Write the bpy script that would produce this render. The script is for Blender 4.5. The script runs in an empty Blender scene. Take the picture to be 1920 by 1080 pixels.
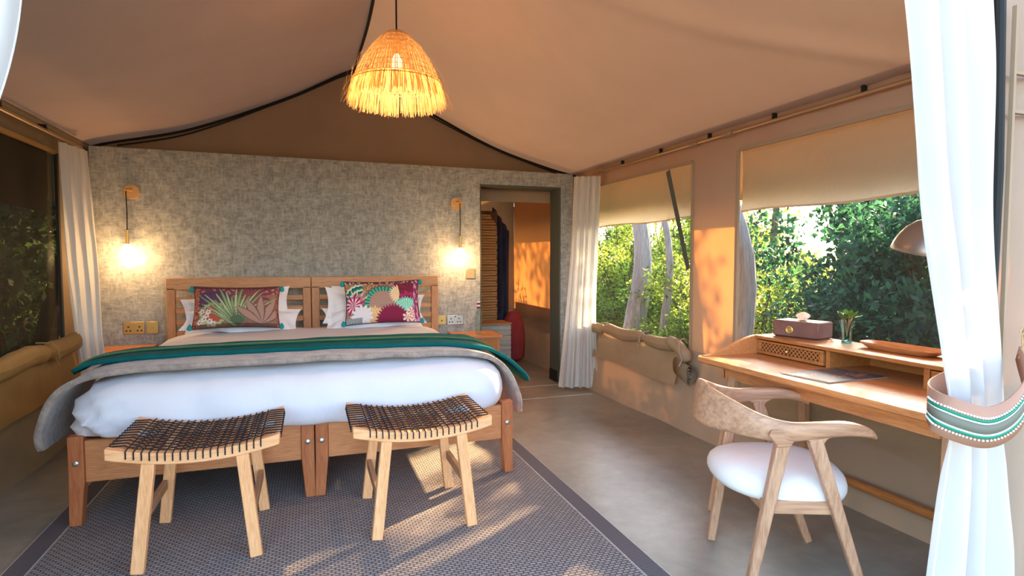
import bpy, bmesh, math, random
import numpy as np
from mathutils import Vector, Matrix, Euler
from mathutils.noise import noise as pnoise
random.seed(7); np.random.seed(7)
R = math.radians
SC = bpy.context.scene
COL = SC.collection

# ------------------------------------------------------------------ camera
cam = bpy.data.cameras.new('camera'); camo = bpy.data.objects.new('camera', cam); COL.objects.link(camo)
camo.location = (0, 0, 1.3); camo.rotation_euler = (R(90 - 2.87), 0, R(-19.1))
cam.sensor_fit = 'HORIZONTAL'; cam.sensor_width = 36; cam.lens = 1099 / 1920 * 36
cam.clip_start = 0.05; cam.clip_end = 400
SC.camera = camo
# ------------------------------------------------------------------ world, sun, exposure
SUN_AZ, SUN_EL = R(58), R(20)
w = bpy.data.worlds.new('world'); SC.world = w; w.use_nodes = True
wn = w.node_tree; wn.nodes.clear()
sky = wn.nodes.new('ShaderNodeTexSky'); sky.sky_type = 'NISHITA'; sky.sun_disc = False
sky.sun_elevation = SUN_EL; sky.sun_rotation = SUN_AZ; sky.air_density = 1.0; sky.dust_density = 1.6; sky.ozone_density = 1.2
bg = wn.nodes.new('ShaderNodeBackground'); bg.inputs[1].default_value = 0.72
wo = wn.nodes.new('ShaderNodeOutputWorld')
wn.links.new(sky.outputs[0], bg.inputs[0]); wn.links.new(bg.outputs[0], wo.inputs[0])
sl = bpy.data.lights.new('sun', 'SUN'); sl.energy = 20; sl.color = (1, .68, .36); sl.angle = R(.8)
so = bpy.data.objects.new('sun', sl); COL.objects.link(so)
sd = Vector((math.sin(SUN_AZ) * math.cos(SUN_EL), math.cos(SUN_AZ) * math.cos(SUN_EL), math.sin(SUN_EL)))
so.rotation_euler = sd.to_track_quat('Z', 'Y').to_euler(); so.location = sd * 20
SC.view_settings.view_transform = 'Standard'; SC.view_settings.look = 'None'
SC.view_settings.gamma = 1; SC.view_settings.use_curve_mapping = False
SC.view_settings.exposure = 1.15
SC.cycles.use_denoising = True
SC.cycles.max_bounces = 9; SC.cycles.diffuse_bounces = 6; SC.cycles.transparent_max_bounces = 12
SC.cycles.sample_clamp_indirect = 6; SC.cycles.caustics_reflective = False; SC.cycles.caustics_refractive = False

# ------------------------------------------------------------------ materials
def s2l(c):
    return tuple(((x / 255) / 12.92 if x / 255 <= .04045 else ((x / 255 + .055) / 1.055) ** 2.4) for x in c)
class MT:
    def __init__(s, name):
        s.m = bpy.data.materials.new(name); s.m.use_nodes = True
        s.t = s.m.node_tree; s.t.nodes.clear()
        s.out = s.n('ShaderNodeOutputMaterial')
        s.co = s.n('ShaderNodeTexCoord')
    def n(s, ty, **k):
        x = s.t.nodes.new(ty)
        for a, b in k.items(): setattr(x, a, b)
        return x
    def l(s, a, b): s.t.links.new(a, b)
    def bsdf(s, color, rough=.6, metal=0, spec=.4, **k):
        b = s.n('ShaderNodeBsdfPrincipled')
        if hasattr(color, 'links') or hasattr(color, 'is_output'): s.l(color, b.inputs['Base Color'])
        else: b.inputs['Base Color'].default_value = (*color, 1)
        b.inputs['Roughness'].default_value = rough; b.inputs['Metallic'].default_value = metal
        b.inputs['Specular IOR Level'].default_value = spec
        for a, v in k.items(): b.inputs[a].default_value = v
        return b
    def mapping(s, scale, src='Object', rot=(0, 0, 0)):
        m = s.n('ShaderNodeMapping'); m.inputs['Scale'].default_value = scale; m.inputs['Rotation'].default_value = rot
        s.l(s.co.outputs[src], m.inputs[0]); return m.outputs[0]
    def noise(s, vec, scale=5, detail=4, rough=.5, dist=0):
        x = s.n('ShaderNodeTexNoise'); x.inputs['Scale'].default_value = scale
        x.inputs['Detail'].default_value = detail; x.inputs['Roughness'].default_value = rough; x.inputs['Distortion'].default_value = dist
        s.l(vec, x.inputs['Vector']); return x.outputs['Fac']
    def ramp(s, fac, stops):
        x = s.n('ShaderNodeValToRGB'); e = x.color_ramp.elements
        while len(e) < len(stops): e.new(.5)
        for i, (p, c) in enumerate(stops): e[i].position = p; e[i].color = (*c, 1)
        s.l(fac, x.inputs[0]); return x.outputs[0]
    def mixc(s, fac, a, b, mode='MIX'):
        x = s.n('ShaderNodeMix'); x.data_type = 'RGBA'; x.blend_type = mode
        for v, i in ((fac, 0), (a, 6), (b, 7)):
            if hasattr(v, 'is_output'): s.l(v, x.inputs[i])
            elif i == 0: x.inputs[0].default_value = v
            else: x.inputs[i].default_value = (*v, 1)
        return x.outputs[2]
    def math(s, op, a, b=0.):
        x = s.n('ShaderNodeMath', operation=op)
        for i, v in enumerate((a, b)):
            if hasattr(v, 'is_output'): s.l(v, x.inputs[i])
            else: x.inputs[i].default_value = v
        return x.outputs[0]
    def bump(s, b, h, strength=.3, dist=.01):
        x = s.n('ShaderNodeBump'); x.inputs['Strength'].default_value = strength; x.inputs['Distance'].default_value = dist
        s.l(h, x.inputs['Height'])
        for q in (b if isinstance(b, (list, tuple)) else [b]): s.l(x.outputs[0], q.inputs['Normal'])
    def mixs(s, fac, a, b):
        x = s.n('ShaderNodeMixShader')
        if hasattr(fac, 'is_output'): s.l(fac, x.inputs[0])
        else: x.inputs[0].default_value = fac
        s.l(a.outputs[0], x.inputs[1]); s.l(b.outputs[0], x.inputs[2]); return x
    def end(s, sh): s.l(sh.outputs[0], s.out.inputs[0]); return s.m

def plain(name, c, rough=.6, metal=0, **k):
    m = MT(name); return m.end(m.bsdf(c, rough, metal, **k))
def wood(name, c1, c2, axis='x', rough=.45, sc=1.0, bump=.15):
    m = MT(name); k = {'x': (1.2, 14, 14), 'y': (14, 1.2, 14), 'z': (14, 14, 1.2)}[axis]
    v = m.mapping(tuple(q * sc for q in k))
    f = m.noise(v, 2.2, 6, .6, 1.2); g = m.noise(m.mapping(tuple(q * sc * 5 for q in k)), 3, 3, .6)
    c = m.ramp(f, [(.3, c1), (.5, tuple((a + b) / 2 for a, b in zip(c1, c2))), (.68, c2)])
    c = m.mixc(.35, c, m.ramp(g, [(.35, tuple(q * .6 for q in c1)), (.6, c2)]), 'MULTIPLY' if False else 'MIX')
    b = m.bsdf(c, rough); m.bump(b, g, bump, .003); return m.end(b)
def fabric(name, c, c2=None, trans=0., tc=None, scale=900, bump=.25, rough=.9, mottle=3, sheen=0):
    m = MT(name); c2 = c2 or tuple(q * .82 for q in c)
    f = m.noise(m.mapping((1, 1, 1)), mottle, 5, .6, .3)
    col = m.ramp(f, [(.3, c2), (.7, c)])
    b = m.bsdf(col, rough, spec=.15)
    if sheen: b.inputs['Sheen Weight'].default_value = sheen; b.inputs['Sheen Roughness'].default_value = .4
    h = m.noise(m.mapping((1, 1, 1)), scale, 2, .5)
    h2 = m.noise(m.mapping((1, 1, .6)), mottle * 2.2, 3, .5, 1.0)
    hh = m.math('ADD', m.math('MULTIPLY', h, .12), h2)
    if trans > 0:
        t = m.n('ShaderNodeBsdfTranslucent'); t.inputs[0].default_value = (*(tc or c), 1)
        m.bump([b, t], hh, bump, .02); return m.end(m.mixs(trans, b, t))
    m.bump(b, hh, bump, .02); return m.end(b)

M = {}
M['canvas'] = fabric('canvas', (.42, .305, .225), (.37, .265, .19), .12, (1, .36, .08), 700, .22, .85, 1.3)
M['canvas_roof'] = fabric('canvas_roof', (.45, .31, .225), (.41, .275, .195), .022, (.75, .48, .32), 700, .22, .85, 1.3)
M['canvas_low'] = fabric('canvas_low', (.40, .285, .20), (.34, .24, .16), .02, (.80, .36, .13), 700, .25, .85, 1.3)
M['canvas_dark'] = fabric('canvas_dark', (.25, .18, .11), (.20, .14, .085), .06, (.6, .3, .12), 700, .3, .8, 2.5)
M['canvas_flap'] = fabric('canvas_flap', (.40, .28, .17), (.33, .23, .14), .08, (.8, .45, .2), 700, .35, .8, 4)
M['canvas_goldlit'] = fabric('canvas_goldlit', (.42, .25, .09), (.33, .19, .065), .10, (.8, .45, .15), 700, .35, .7, 4)  # golden lamplight is painted into this cloth colour
M['blind'] = fabric('blind', (.74, .62, .50), (.64, .53, .42), .72, (1, .88, .74), 500, .35, .9, 3)
M['blind_unlit'] = fabric('blind_unlit', (.075, .055, .035), (.055, .04, .027), .08, (.2, .13, .08), 500, .2, .9, 3)  # dark base colour stands in for the missing backlight
M['blind'].node_tree.nodes['Bump'].inputs['Strength'].default_value = .8
M['seam'] = plain('seam', (.022, .017, .012), .9)
M['binding'] = plain('binding', (.36, .24, .15), .85)
M['sheer'] = fabric('sheer', (.80, .78, .75), (.76, .74, .72), .38, (.86, .84, .80), 500, .12, .9, 5)
M['pillow'] = fabric('pillow_linen', (.90, .89, .93), (.86, .85, .90), 0, None, 500, .2, .9, 5)
M['linen'] = fabric('linen', (.80, .79, .84), (.77, .76, .82), 0, None, 500, .2, .9, 5)
M['tan_velvet'] = fabric('tan_velvet', (.47, .38, .33), (.27, .215, .19), 0, None, 300, .6, .85, 16, .4)
M['teal'] = fabric('teal', (.004, .13, .135), (.003, .09, .10), 0, None, 300, .3, .95, 7, .0)
M['teal_edge'] = fabric('teal_edge', (.13, .19, .08), (.08, .15, .07), 0, None, 300, .3, .9, 9, 0)
M['bed_wood'] = wood('bed_wood', (.50, .17, .06), (.66, .29, .12), 'x')
M['bed_wood_v'] = wood('bed_wood_v', (.40, .105, .035), (.54, .19, .07), 'z')
M['head_wood'] = wood('head_wood', (.50, .22, .09), (.66, .36, .18), 'x')
M['head_wood_v'] = wood('head_wood_v', (.48, .20, .08), (.64, .33, .16), 'z')
M['stool_wood'] = wood('stool_wood', (.84, .385, .155), (.94, .51, .25), 'x', .5, 1, .08)
M['stool_wood_v'] = wood('stool_wood_v', (.82, .37, .145), (.94, .50, .24), 'z', .5, 1, .08)
M['stretch_wood'] = wood('stretch_wood', (.36, .19, .10), (.46, .26, .14), 'y')
M['desk_wood'] = wood('desk_wood', (.50, .165, .045), (.66, .28, .105), 'y', .38)
M['desk_dark'] = wood('desk_dark', (.38, .12, .03), (.50, .20, .06), 'y', .4)
M['desk_leg'] = wood('desk_leg', (.44, .22, .11), (.58, .34, .2), 'z', .4)
M['chair_wood'] = wood('chair_wood', (.34, .15, .08), (.60, .34, .20), 'x', .38, .3, .03)
M['chair_leg'] = wood('chair_leg', (.36, .17, .09), (.58, .33, .20), 'z', .4, .7)
M['lamp_wood'] = wood('lamp_wood', (.62, .33, .12), (.72, .42, .18), 'x', .5)
M['cord'] = plain('cord', (.012, .012, .016), .75)
M['black'] = plain('black', (.012, .011, .010), .7)
M['dark_frame'] = plain('dark_frame', (.085, .09, .075), .75)
M['brass'] = plain('brass', (.72, .50, .24), .28, 1.0)
M['brass_dull'] = plain('brass_dull', (.62, .43, .16), .42, .85)
M['steel'] = plain('steel', (.55, .56, .56), .35, 1)
M['rod'] = plain('rod', (.55, .38, .22), .4, .8)
M['upholstery'] = fabric('upholstery', (.76, .71, .68), (.70, .66, .63), 0, None, 900, .12, .9, 6)
M['leather'] = fabric('leather', (.25, .12, .10), (.18, .085, .07), 0, None, 250, .12, .38, 9)
M['tissue'] = fabric('tissue', (.85, .80, .74), (.82, .76, .7), .3, (.9, .7, .5), 90, .3, .9, 30)
M['tie_leather'] = fabric('tie_leather', (.46, .24, .16), (.40, .20, .13), 0, None, 200, .1, .6, 6)
M['tie_grey'] = plain('tie_grey', (.17, .16, .12), .85)
M['tie_green'] = plain('tie_green', (.005, .22, .12), .6)
M['bead'] = plain('bead', (.85, .87, .86), .4)
M['rope'] = plain('rope', (.50, .30, .13), .9)
M['red_cloth'] = fabric('red_cloth', (.42, .06, .05), (.28, .04, .05), 0, None, 300, .4, .9, 6)
M['navy_cloth'] = fabric('navy_cloth', (.06, .06, .10), (.04, .04, .07), 0, None, 300, .4, .9, 6)
M['pale_wood'] = wood('pale_wood', (.40, .38, .33), (.60, .57, .50), 'x', .7)
M['reed'] = wood('reed', (.42, .22, .08), (.62, .38, .17), 'x', .7)
M['trunk'] = wood('trunk', (.22, .18, .15), (.46, .41, .36), 'z', .9, .3, .6)
M['trunk_dark'] = wood('trunk_dark', (.10, .055, .03), (.17, .10, .06), 'z', .9, .3, .6)

def m_wallpaper():
    m = MT('wallpaper')
    a = m.noise(m.mapping((1, 1, .28)), 50, 3, .6); b = m.noise(m.mapping((.28, 1, 1)), 50, 3, .6)
    c = m.noise(m.mapping((1, 1, 1)), 1.1, 3, .5); d = m.noise(m.mapping((1, 1, 1)), 16, 4, .6)
    f = m.math('ADD', m.math('MULTIPLY', m.math('MAXIMUM', a, b), .65), m.math('MULTIPLY', d, .35))
    col = m.ramp(f, [(.40, (.215, .22, .205)), (.52, (.36, .36, .335)), (.66, (.55, .54, .48))])
    col = m.mixc(m.math('MULTIPLY', c, .3), col, (.31, .335, .33))
    s = m.bsdf(col, .8, spec=.2); m.bump(s, f, .5, .004); return m.end(s)
M['wallpaper'] = m_wallpaper()
def m_floor():
    m = MT('screed')
    a = m.noise(m.mapping((1, 1, 1)), .9, 6, .6, .6); b = m.noise(m.mapping((1, 1, 1)), 7, 6, .65, .4)
    f = m.math('ADD', m.math('MULTIPLY', a, .65), m.math('MULTIPLY', b, .35))
    col = m.ramp(f, [(.33, (.18, .162, .125)), (.5, (.275, .252, .20)), (.66, (.37, .345, .285))])
    s = m.bsdf(col, .36, spec=.5); return m.end(s)
M['floor'] = m_floor()
def m_rug():
    m = MT('rug_weave')
    br = m.n('ShaderNodeTexBrick'); br.inputs['Scale'].default_value = 1; br.offset = .5
    br.inputs['Brick Width'].default_value = .030; br.inputs['Row Height'].default_value = .0165; br.inputs['Mortar Size'].default_value = .0042
    br.inputs['Color1'].default_value = (.52, .44, .385, 1); br.inputs['Color2'].default_value = (.41, .345, .305, 1); br.inputs['Mortar'].default_value = (.10, .095, .095, 1)
    br.inputs['Mortar Smooth'].default_value = .6
    m.l(m.mapping((1, 1, 1)), br.inputs['Vector'])
    n = m.noise(m.mapping((1, 1, 1)), 130, 3, .6); n2 = m.noise(m.mapping((1, 1, 1)), 2.5, 3, .5)
    col = m.mixc(m.math('MULTIPLY', n, .5), br.outputs['Color'], (.12, .11, .125))
    s = m.bsdf(col, .92, spec=.15)
    h = m.math('SUBTRACT', m.math('MULTIPLY', n, .5), br.outputs['Fac']); m.bump(s, h, .7, .006); return m.end(s)
M['rug'] = m_rug()
def m_rugborder():
    m = MT('rug_border')
    wv = m.n('ShaderNodeTexWave'); wv.bands_direction = 'Y'; wv.inputs['Scale'].default_value = 26; wv.inputs['Distortion'].default_value = .4
    m.l(m.mapping((1, 1, 1)), wv.inputs['Vector'])
    col = m.ramp(wv.outputs['Fac'], [(.2, (.10, .085, .09)), (.8, (.20, .175, .175))])
    s = m.bsdf(col, .9, spec=.1); m.bump(s, wv.outputs['Fac'], .4, .003); return m.end(s)
M['rug_border'] = m_rugborder()
def m_pane(name, tint, haze, hc):
    m = MT(name); t = m.n('ShaderNodeBsdfTransparent'); t.inputs[0].default_value = (*tint, 1)
    d = m.n('ShaderNodeBsdfDiffuse'); d.inputs[0].default_value = (*hc, 1)
    g = m.n('ShaderNodeBsdfGlossy'); g.inputs['Roughness'].default_value = .12; g.inputs[0].default_value = (.8, .8, .8, 1)
    nz = m.noise(m.mapping((1, 1, 1)), 1.5, 3, .5)
    g.inputs['Roughness'].default_value = .35
    a = m.mixs(m.math('MULTIPLY', nz, haze * 2), t, d)
    return m.end(m.mixs(.012, a, g))
M['pane'] = m_pane('clear_vinyl', (.86, .86, .86), .05, (.5, .5, .48))
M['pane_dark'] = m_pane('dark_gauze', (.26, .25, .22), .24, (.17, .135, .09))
def m_leaf(name, c, tr, rnd=.75):
    m = MT(name); at = m.n('ShaderNodeAttribute'); at.attribute_name = 'tone'
    col = m.mixc(at.outputs['Fac'], tuple(q * (1 - rnd) for q in c), tuple(min(1, q * (1 + rnd)) for q in c))
    tcol = m.mixc(at.outputs['Fac'], tuple(q * (1 - rnd) for q in tr), tuple(min(1, q * (1 + rnd)) for q in tr))
    b = m.bsdf(col, .5, spec=.3); t = m.n('ShaderNodeBsdfTranslucent'); m.l(tcol, t.inputs[0])
    return m.end(m.mixs(.5, b, t))
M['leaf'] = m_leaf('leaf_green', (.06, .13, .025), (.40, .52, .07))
M['leaf_shadow'] = m_leaf('leaf_shadow', (.022, .065, .04), (.04, .14, .06))  # shadow on the desk-window shrubs is put into the leaf colour
M['leaf_shade'] = m_leaf('leaf_shade', (.035, .06, .02), (.05, .09, .02))  # shade outside the left window is put into the leaf colour
def m_emit(name, c, s):
    m = MT(name); e = m.n('ShaderNodeEmission'); e.inputs[0].default_value = (*c, 1); e.inputs[1].default_value = s; return m.end(e)
M['bulb'] = m_emit('lit_bulb', (1, .68, .34), 14)
M['bulb_inner'] = m_emit('lit_filament_bulb', (1, .60, .25), 10)
def m_raffia():
    m = MT('raffia'); n = m.noise(m.mapping((1, 1, 1)), 40, 2, .5)
    c = m.ramp(n, [(.3, (.42, .30, .17)), (.7, (.66, .50, .30))])
    b = m.bsdf(c, .7, spec=.2); t = m.n('ShaderNodeBsdfTranslucent'); t.inputs[0].default_value = (1, .72, .34, 1)
    return m.end(m.mixs(.5, b, t))
M['raffia'] = m_raffia()
def m_raffia2():
    m = MT('raffia_crown'); n = m.noise(m.mapping((1, 1, 1)), 40, 2, .5)
    c = m.ramp(n, [(.3, (.20, .125, .07)), (.7, (.34, .22, .13))])
    b = m.bsdf(c, .7, spec=.2); t = m.n('ShaderNodeBsdfTranslucent'); t.inputs[0].default_value = (.8, .36, .12, 1)
    return m.end(m.mixs(.10, b, t))
M['raffia_crown'] = m_raffia2()
def m_glass(name, tint):
    m = MT(name); t = m.n('ShaderNodeBsdfTransparent'); t.inputs[0].default_value = (*tint, 1)
    g = m.n('ShaderNodeBsdfGlossy'); g.inputs['Roughness'].default_value = .04
    lw = m.n('ShaderNodeLayerWeight'); lw.inputs[0].default_value = .35
    return m.end(m.mixs(m.math('MULTIPLY', lw.outputs['Facing'], .7), t, g))
M['glass'] = m_glass('clear_glass', (.80, .90, .88))
M['ground'] = fabric('ground', (.14, .115, .06), (.05, .055, .025), 0, None, 30, .8, 1, 1.5)
def m_vcol():
    m = MT('printed_cloth'); a = m.n('ShaderNodeAttribute'); a.attribute_name = 'print'
    b = m.bsdf(a.outputs['Color'], .85, spec=.15); m.bump(b, m.noise(m.mapping((1, 1, 1)), 400, 2), .2, .003); return m.end(b)
M['print'] = m_vcol()
def m_folder():
    m = MT('printed_cover'); n = m.noise(m.mapping((1, 1, 1)), 22, 3, .6, 1.5); n2 = m.noise(m.mapping((1, 1, 1)), 9, 2, .5)
    c = m.ramp(n, [(.40, (.08, .075, .09)), (.56, (.11, .10, .12)), (.60, (.62, .20, .07)), (.72, (.75, .45, .15))])
    c = m.mixc(m.ramp(n2, [(.48, (0,) * 3), (.56, (1,) * 3)]), (.10, .095, .11), c)
    return m.end(m.bsdf(c, .35))
M['cover'] = m_folder()

# ------------------------------------------------------------------ mesh helpers
class MB:
    def __init__(s): s.v = []; s.f = []; s.col = None
    def add(s, vs, fs):
        o = len(s.v); s.v += [tuple(p) for p in vs]; s.f += [tuple(i + o for i in q) for q in fs]; return s
    def box(s, c, size, rot=None):
        hx, hy, hz = (q / 2 for q in size); c = Vector(c)
        P = [Vector((x * hx, y * hy, z * hz)) for x in (-1, 1) for y in (-1, 1) for z in (-1, 1)]
        if rot: e = Euler(rot).to_matrix(); P = [e @ p for p in P]
        return s.add([p + c for p in P], [(0, 1, 3, 2), (4, 6, 7, 5), (0, 4, 5, 1), (2, 3, 7, 6), (0, 2, 6, 4), (1, 5, 7, 3)])
    def b2(s, x0, x1, y0, y1, z0, z1): return s.box(((x0 + x1) / 2, (y0 + y1) / 2, (z0 + z1) / 2), (x1 - x0, y1 - y0, z1 - z0))
    def loft(s, rings, closed=True, cap=True):
        n = len(rings[0]); vs = [p for r in rings for p in r]; fs = []
        for i in range(len(rings) - 1):
            for j in range(n if closed else n - 1):
                k = (j + 1) % n; fs.append((i * n + j, i * n + k, (i + 1) * n + k, (i + 1) * n + j))
        if cap and closed: fs.append(tuple(range(n))[::-1]); fs.append(tuple((len(rings) - 1) * n + j for j in range(n)))
        return s.add(vs, fs)
    def tube(s, pts, r, n=8, cap=True):
        pts = [Vector(p) for p in pts]; rr = r if isinstance(r, (list, tuple)) else [r] * len(pts); rings = []
        up = Vector((0, 0, 1)); last = None
        for i, p in enumerate(pts):
            d = (pts[min(i + 1, len(pts) - 1)] - pts[max(i - 1, 0)]).normalized()
            a = last if last is not None else (up if abs(d.z) < .9 else Vector((1, 0, 0)))
            a = (a - d * a.dot(d)).normalized(); last = a; b = d.cross(a)
            rings.append([p + (a * math.cos(t) + b * math.sin(t)) * rr[i] for t in (2 * math.pi * k / n for k in range(n))])
        return s.loft(rings, True, cap)
    def bar(s, a, b, wa, wb=None, side=(1, 0, 0)):
        """rectangular bar from a to b; wa=(w,d) at a, wb at b"""
        wb = wb or wa; a = Vector(a); b = Vector(b); d = (b - a).normalized()
        x = Vector(side); x = (x - d * x.dot(d)).normalized(); y = d.cross(x)
        rg = []
        for p, (w_, t_) in ((a, wa), (b, wb)):
            rg.append([p + x * sx * w_ / 2 + y * sy * t_ / 2 for sx, sy in ((-1, -1), (1, -1), (1, 1), (-1, 1))])
        return s.loft(rg)
    def lathe(s, prof, n=24, c=(0, 0, 0), cap=False):
        rings = [[(c[0] + r * math.cos(2 * math.pi * k / n), c[1] + r * math.sin(2 * math.pi * k / n), c[2] + z) for k in range(n)] for r, z in prof]
        return s.loft(rings, True, cap)
    def grid(s, nu, nv, fn):
        vs = [fn(i / nu, j / nv) for i in range(nu + 1) for j in range(nv + 1)]
        fs = [(i * (nv + 1) + j, (i + 1) * (nv + 1) + j, (i + 1) * (nv + 1) + j + 1, i * (nv + 1) + j + 1) for i in range(nu) for j in range(nv)]
        return s.add(vs, fs)
    def build(s, name, mat, parent=None, loc=None, smooth=35, bevel=0, solid=0, world=True, subd=0):
        """vertices are world coords when world=True: they are shifted to the parent's (or own) origin"""
        me = bpy.data.meshes.new(name)
        off = Vector((0, 0, 0))
        if parent is not None and world: off = Vector(parent.get('_loc', (0, 0, 0)))
        elif parent is None and loc is not None: off = Vector(loc)
        v = [(p[0] - off.x, p[1] - off.y, p[2] - off.z) for p in s.v]
        me.from_pydata(v, [], s.f); me.materials.append(M[mat] if isinstance(mat, str) else mat)
        bm = bmesh.new(); bm.from_mesh(me); bmesh.ops.recalc_face_normals(bm, faces=bm.faces); bm.to_mesh(me); bm.free()
        if smooth:
            me.polygons.foreach_set('use_smooth', [True] * len(me.polygons))
            me.set_sharp_from_angle(angle=R(smooth))
        o = bpy.data.objects.new(name, me); COL.objects.link(o)
        if parent is not None:
            o.parent = parent
            o['_loc'] = tuple(parent.get('_loc', (0, 0, 0)))
        elif loc is not None: o.location = loc; o['_loc'] = tuple(loc)
        else: o['_loc'] = (0, 0, 0)
        if bevel:
            q = o.modifiers.new('bevel', 'BEVEL'); q.width = bevel; q.segments = 2; q.limit_method = 'ANGLE'; q.angle_limit = R(40)
        if solid:
            q = o.modifiers.new('solid', 'SOLIDIFY'); q.thickness = solid; q.offset = 0
        if subd:
            q = o.modifiers.new('sub', 'SUBSURF'); q.levels = subd; q.render_levels = subd
        return o
def thing(name, label, cat, loc=(0, 0, 0), rotz=0, group=None):
    o = bpy.data.objects.new(name, None); COL.objects.link(o); o.empty_display_size = .1
    o.location = loc; o.rotation_euler = (0, 0, rotz); o['label'] = label; o['category'] = cat; o['_loc'] = tuple(loc)
    if group: o['group'] = group
    return o
def tag(o, label, cat, group=None, kind=None):
    o['label'] = label; o['category'] = cat
    if group: o['group'] = group
    if kind: o['kind'] = kind
    return o
def struct(name, mb, mat, **k):
    o = mb.build(name, mat, **k)
    if o.parent is None: o['kind'] = 'structure'
    return o
def lab(o, l): o['label'] = l; return o
def stuff(o): o['kind'] = 'stuff'; return o
def lerp(a, b, t): return a + (b - a) * t
def interp(x, T):
    if x <= T[0][0]: return T[0][1]
    for (a, p), (b, q) in zip(T, T[1:]):
        if x <= b: return lerp(p, q, (x - a) / (b - a) if b > a else 0)
    return T[-1][1]
def smooth_interp(x, T):
    xs = [a for a, _ in T]
    if x <= xs[0]: return T[0][1]
    if x >= xs[-1]: return T[-1][1]
    i = max(k for k in range(len(xs)) if xs[k] <= x); i = min(i, len(xs) - 2)
    def m(k):
        if k == 0: return (T[1][1] - T[0][1]) / (xs[1] - xs[0])
        if k == len(xs) - 1: return (T[-1][1] - T[-2][1]) / (xs[-1] - xs[-2])
        return (T[k + 1][1] - T[k - 1][1]) / (xs[k + 1] - xs[k - 1])
    h = xs[i + 1] - xs[i]; t = (x - xs[i]) / h
    return ((2 * t ** 3 - 3 * t ** 2 + 1) * T[i][1] + (t ** 3 - 2 * t ** 2 + t) * h * m(i) + (-2 * t ** 3 + 3 * t ** 2) * T[i + 1][1] + (t ** 3 - t ** 2) * h * m(i + 1))
def N(x, y, z): return pnoise(Vector((x, y, z)))

# ================================================================== SETTING
XR, XL, YB, YF, YE = 2.75, -1.70, 5.60, 1.38, 7.85
# floor and outside ground
struct('floor', MB().b2(XL - .1, XR + .05, -2.5, YE + .1, -.12, 0), 'floor', smooth=0)
struct('floor', MB().b2(-60, 60, -60, 60, -.30, -.13), 'ground', smooth=0)
for y in (5.03, 5.52):
    struct('trim_1', MB().b2(1.25, 2.56, y - .008, y + .008, 0, .003), 'pale_wood', smooth=0)
# roof canvas
ROOF = [(-1.72, 2.235), (-1.58, 2.28), (-1.055, 2.406), (-.69, 2.54), (-.337, 2.695), (-.063, 2.824), (.283, 3.018), (.45, 3.10)]
ROOF2 = [(.45, 3.10), (.70, 2.975), (1.226, 2.713), (1.817, 2.447), (2.409, 2.271), (2.76, 2.195)]
def zroof(x): return smooth_interp(x, ROOF) if x <= .45 else smooth_interp(x, ROOF2)
def roofp(x, y):
    e = min(1, abs(x - .45) * 2.5)
    crease = -.018 * math.exp(-((y - (3.1 - .42 * (x + 1.7))) / .06) ** 2) * (1 if x < .2 else 0)
    crease += -.02 * math.exp(-((y - (1.95 + .55 * (2.75 - x))) / .07) ** 2) * (1 if x > .8 else 0)
    return (x, y, zroof(x) + e * (.012 * N(x * 1.2, y * 1.2, 3) + crease * min(1, e)))
for nm, x0, x1 in (('ceiling', -1.72, .45), ('ceiling', .45, 2.76)):
    struct(nm, MB().grid(70, 110, lambda u, v: roofp(lerp(x0, x1, u), lerp(YF, YE, v))), 'canvas_roof', smooth=60)
# gable canvas behind the papered wall
YG = 5.82
def gab(u, v):
    x = lerp(-1.70, 2.74, u); zt = zroof(x) - .004; z = lerp(1.9, zt, v)
    r = math.atan2(x - .45, 3.3 - z); fold = .03 * math.sin(r * 9 + 1) * max(0, min(1, (z - 2.0) * 1.5))
    return (x, YG + .10 * (1 - v) + fold * v * (1 - v) * 3, z)
struct('wall_gable', MB().grid(90, 16, gab), 'canvas_low', smooth=60)
struct('trim_2', MB().tube([(x, YG - .02, zroof(x) - .014) for x in np.linspace(-1.69, 2.73, 60)], .011, 8), 'seam')
struct('trim_3', MB().tube([(x, YG - .05, zroof(x) - .045 - .012 * math.sin((x + 1.7) * 3)) for x in np.linspace(-1.5, 2.6, 60)], .007, 6), 'seam')
struct('trim_4', MB().tube([(.45 + .008 * math.sin(y * 3), y, 3.088) for y in np.linspace(1.4, YG, 40)], .011, 8), 'seam')
# papered back wall with the doorway cut out
bw = MB()
def wpanel(x0, x1, z0, z1a, z1b, y0=YB, y1=YB + .2):
    P = [(x0, y0, z0), (x1, y0, z0), (x1, y0, z1b), (x0, y0, z1a)]; Q = [(a, y1, c) for a, _, c in P]
    bw.add(P + Q, [(0, 1, 2, 3), (7, 6, 5, 4), (0, 4, 5, 1), (3, 2, 6, 7), (0, 3, 7, 4), (1, 5, 6, 2)])
DX0, DX1, DZ = 1.606, 2.464, 2.025
wtop = lambda x: 2.205 - .03 * (x + 1.64) / 4.24
wpanel(-1.655, DX0, 0, wtop(-1.64), wtop(DX0)); wpanel(DX0, DX1, DZ, wtop(DX0), wtop(DX1)); wpanel(DX1, 2.61, 0, wtop(DX1), wtop(2.6))
struct('wall_back', bw, 'wallpaper', smooth=0)
d1 = thing('door_1', '', '', (2.03, YB + .1, 0)); del d1['label'], d1['category']; d1['kind'] = 'structure'
MB().b2(DX1 - .012, DX1 + .004, YB - .012, YB + .23, 0, DZ + .01).build('frame_side', 'dark_frame', d1, smooth=0)
MB().b2(DX1 - .02, DX1 - .0121, YB + .02, YB + .22, 0, .12).build('frame_foot', 'black', d1, smooth=0)
MB().b2(DX0 - .003, DX0 + .008, YB - .006, YB + .23, 0, DZ + .01).build('frame_side', 'dark_frame', d1, smooth=0)
MB().b2(DX0 + .008, DX1 - .012, YB - .006, YB + .23, DZ - .012, DZ + .008).build('frame_head', 'dark_frame', d1, smooth=0)
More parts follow.
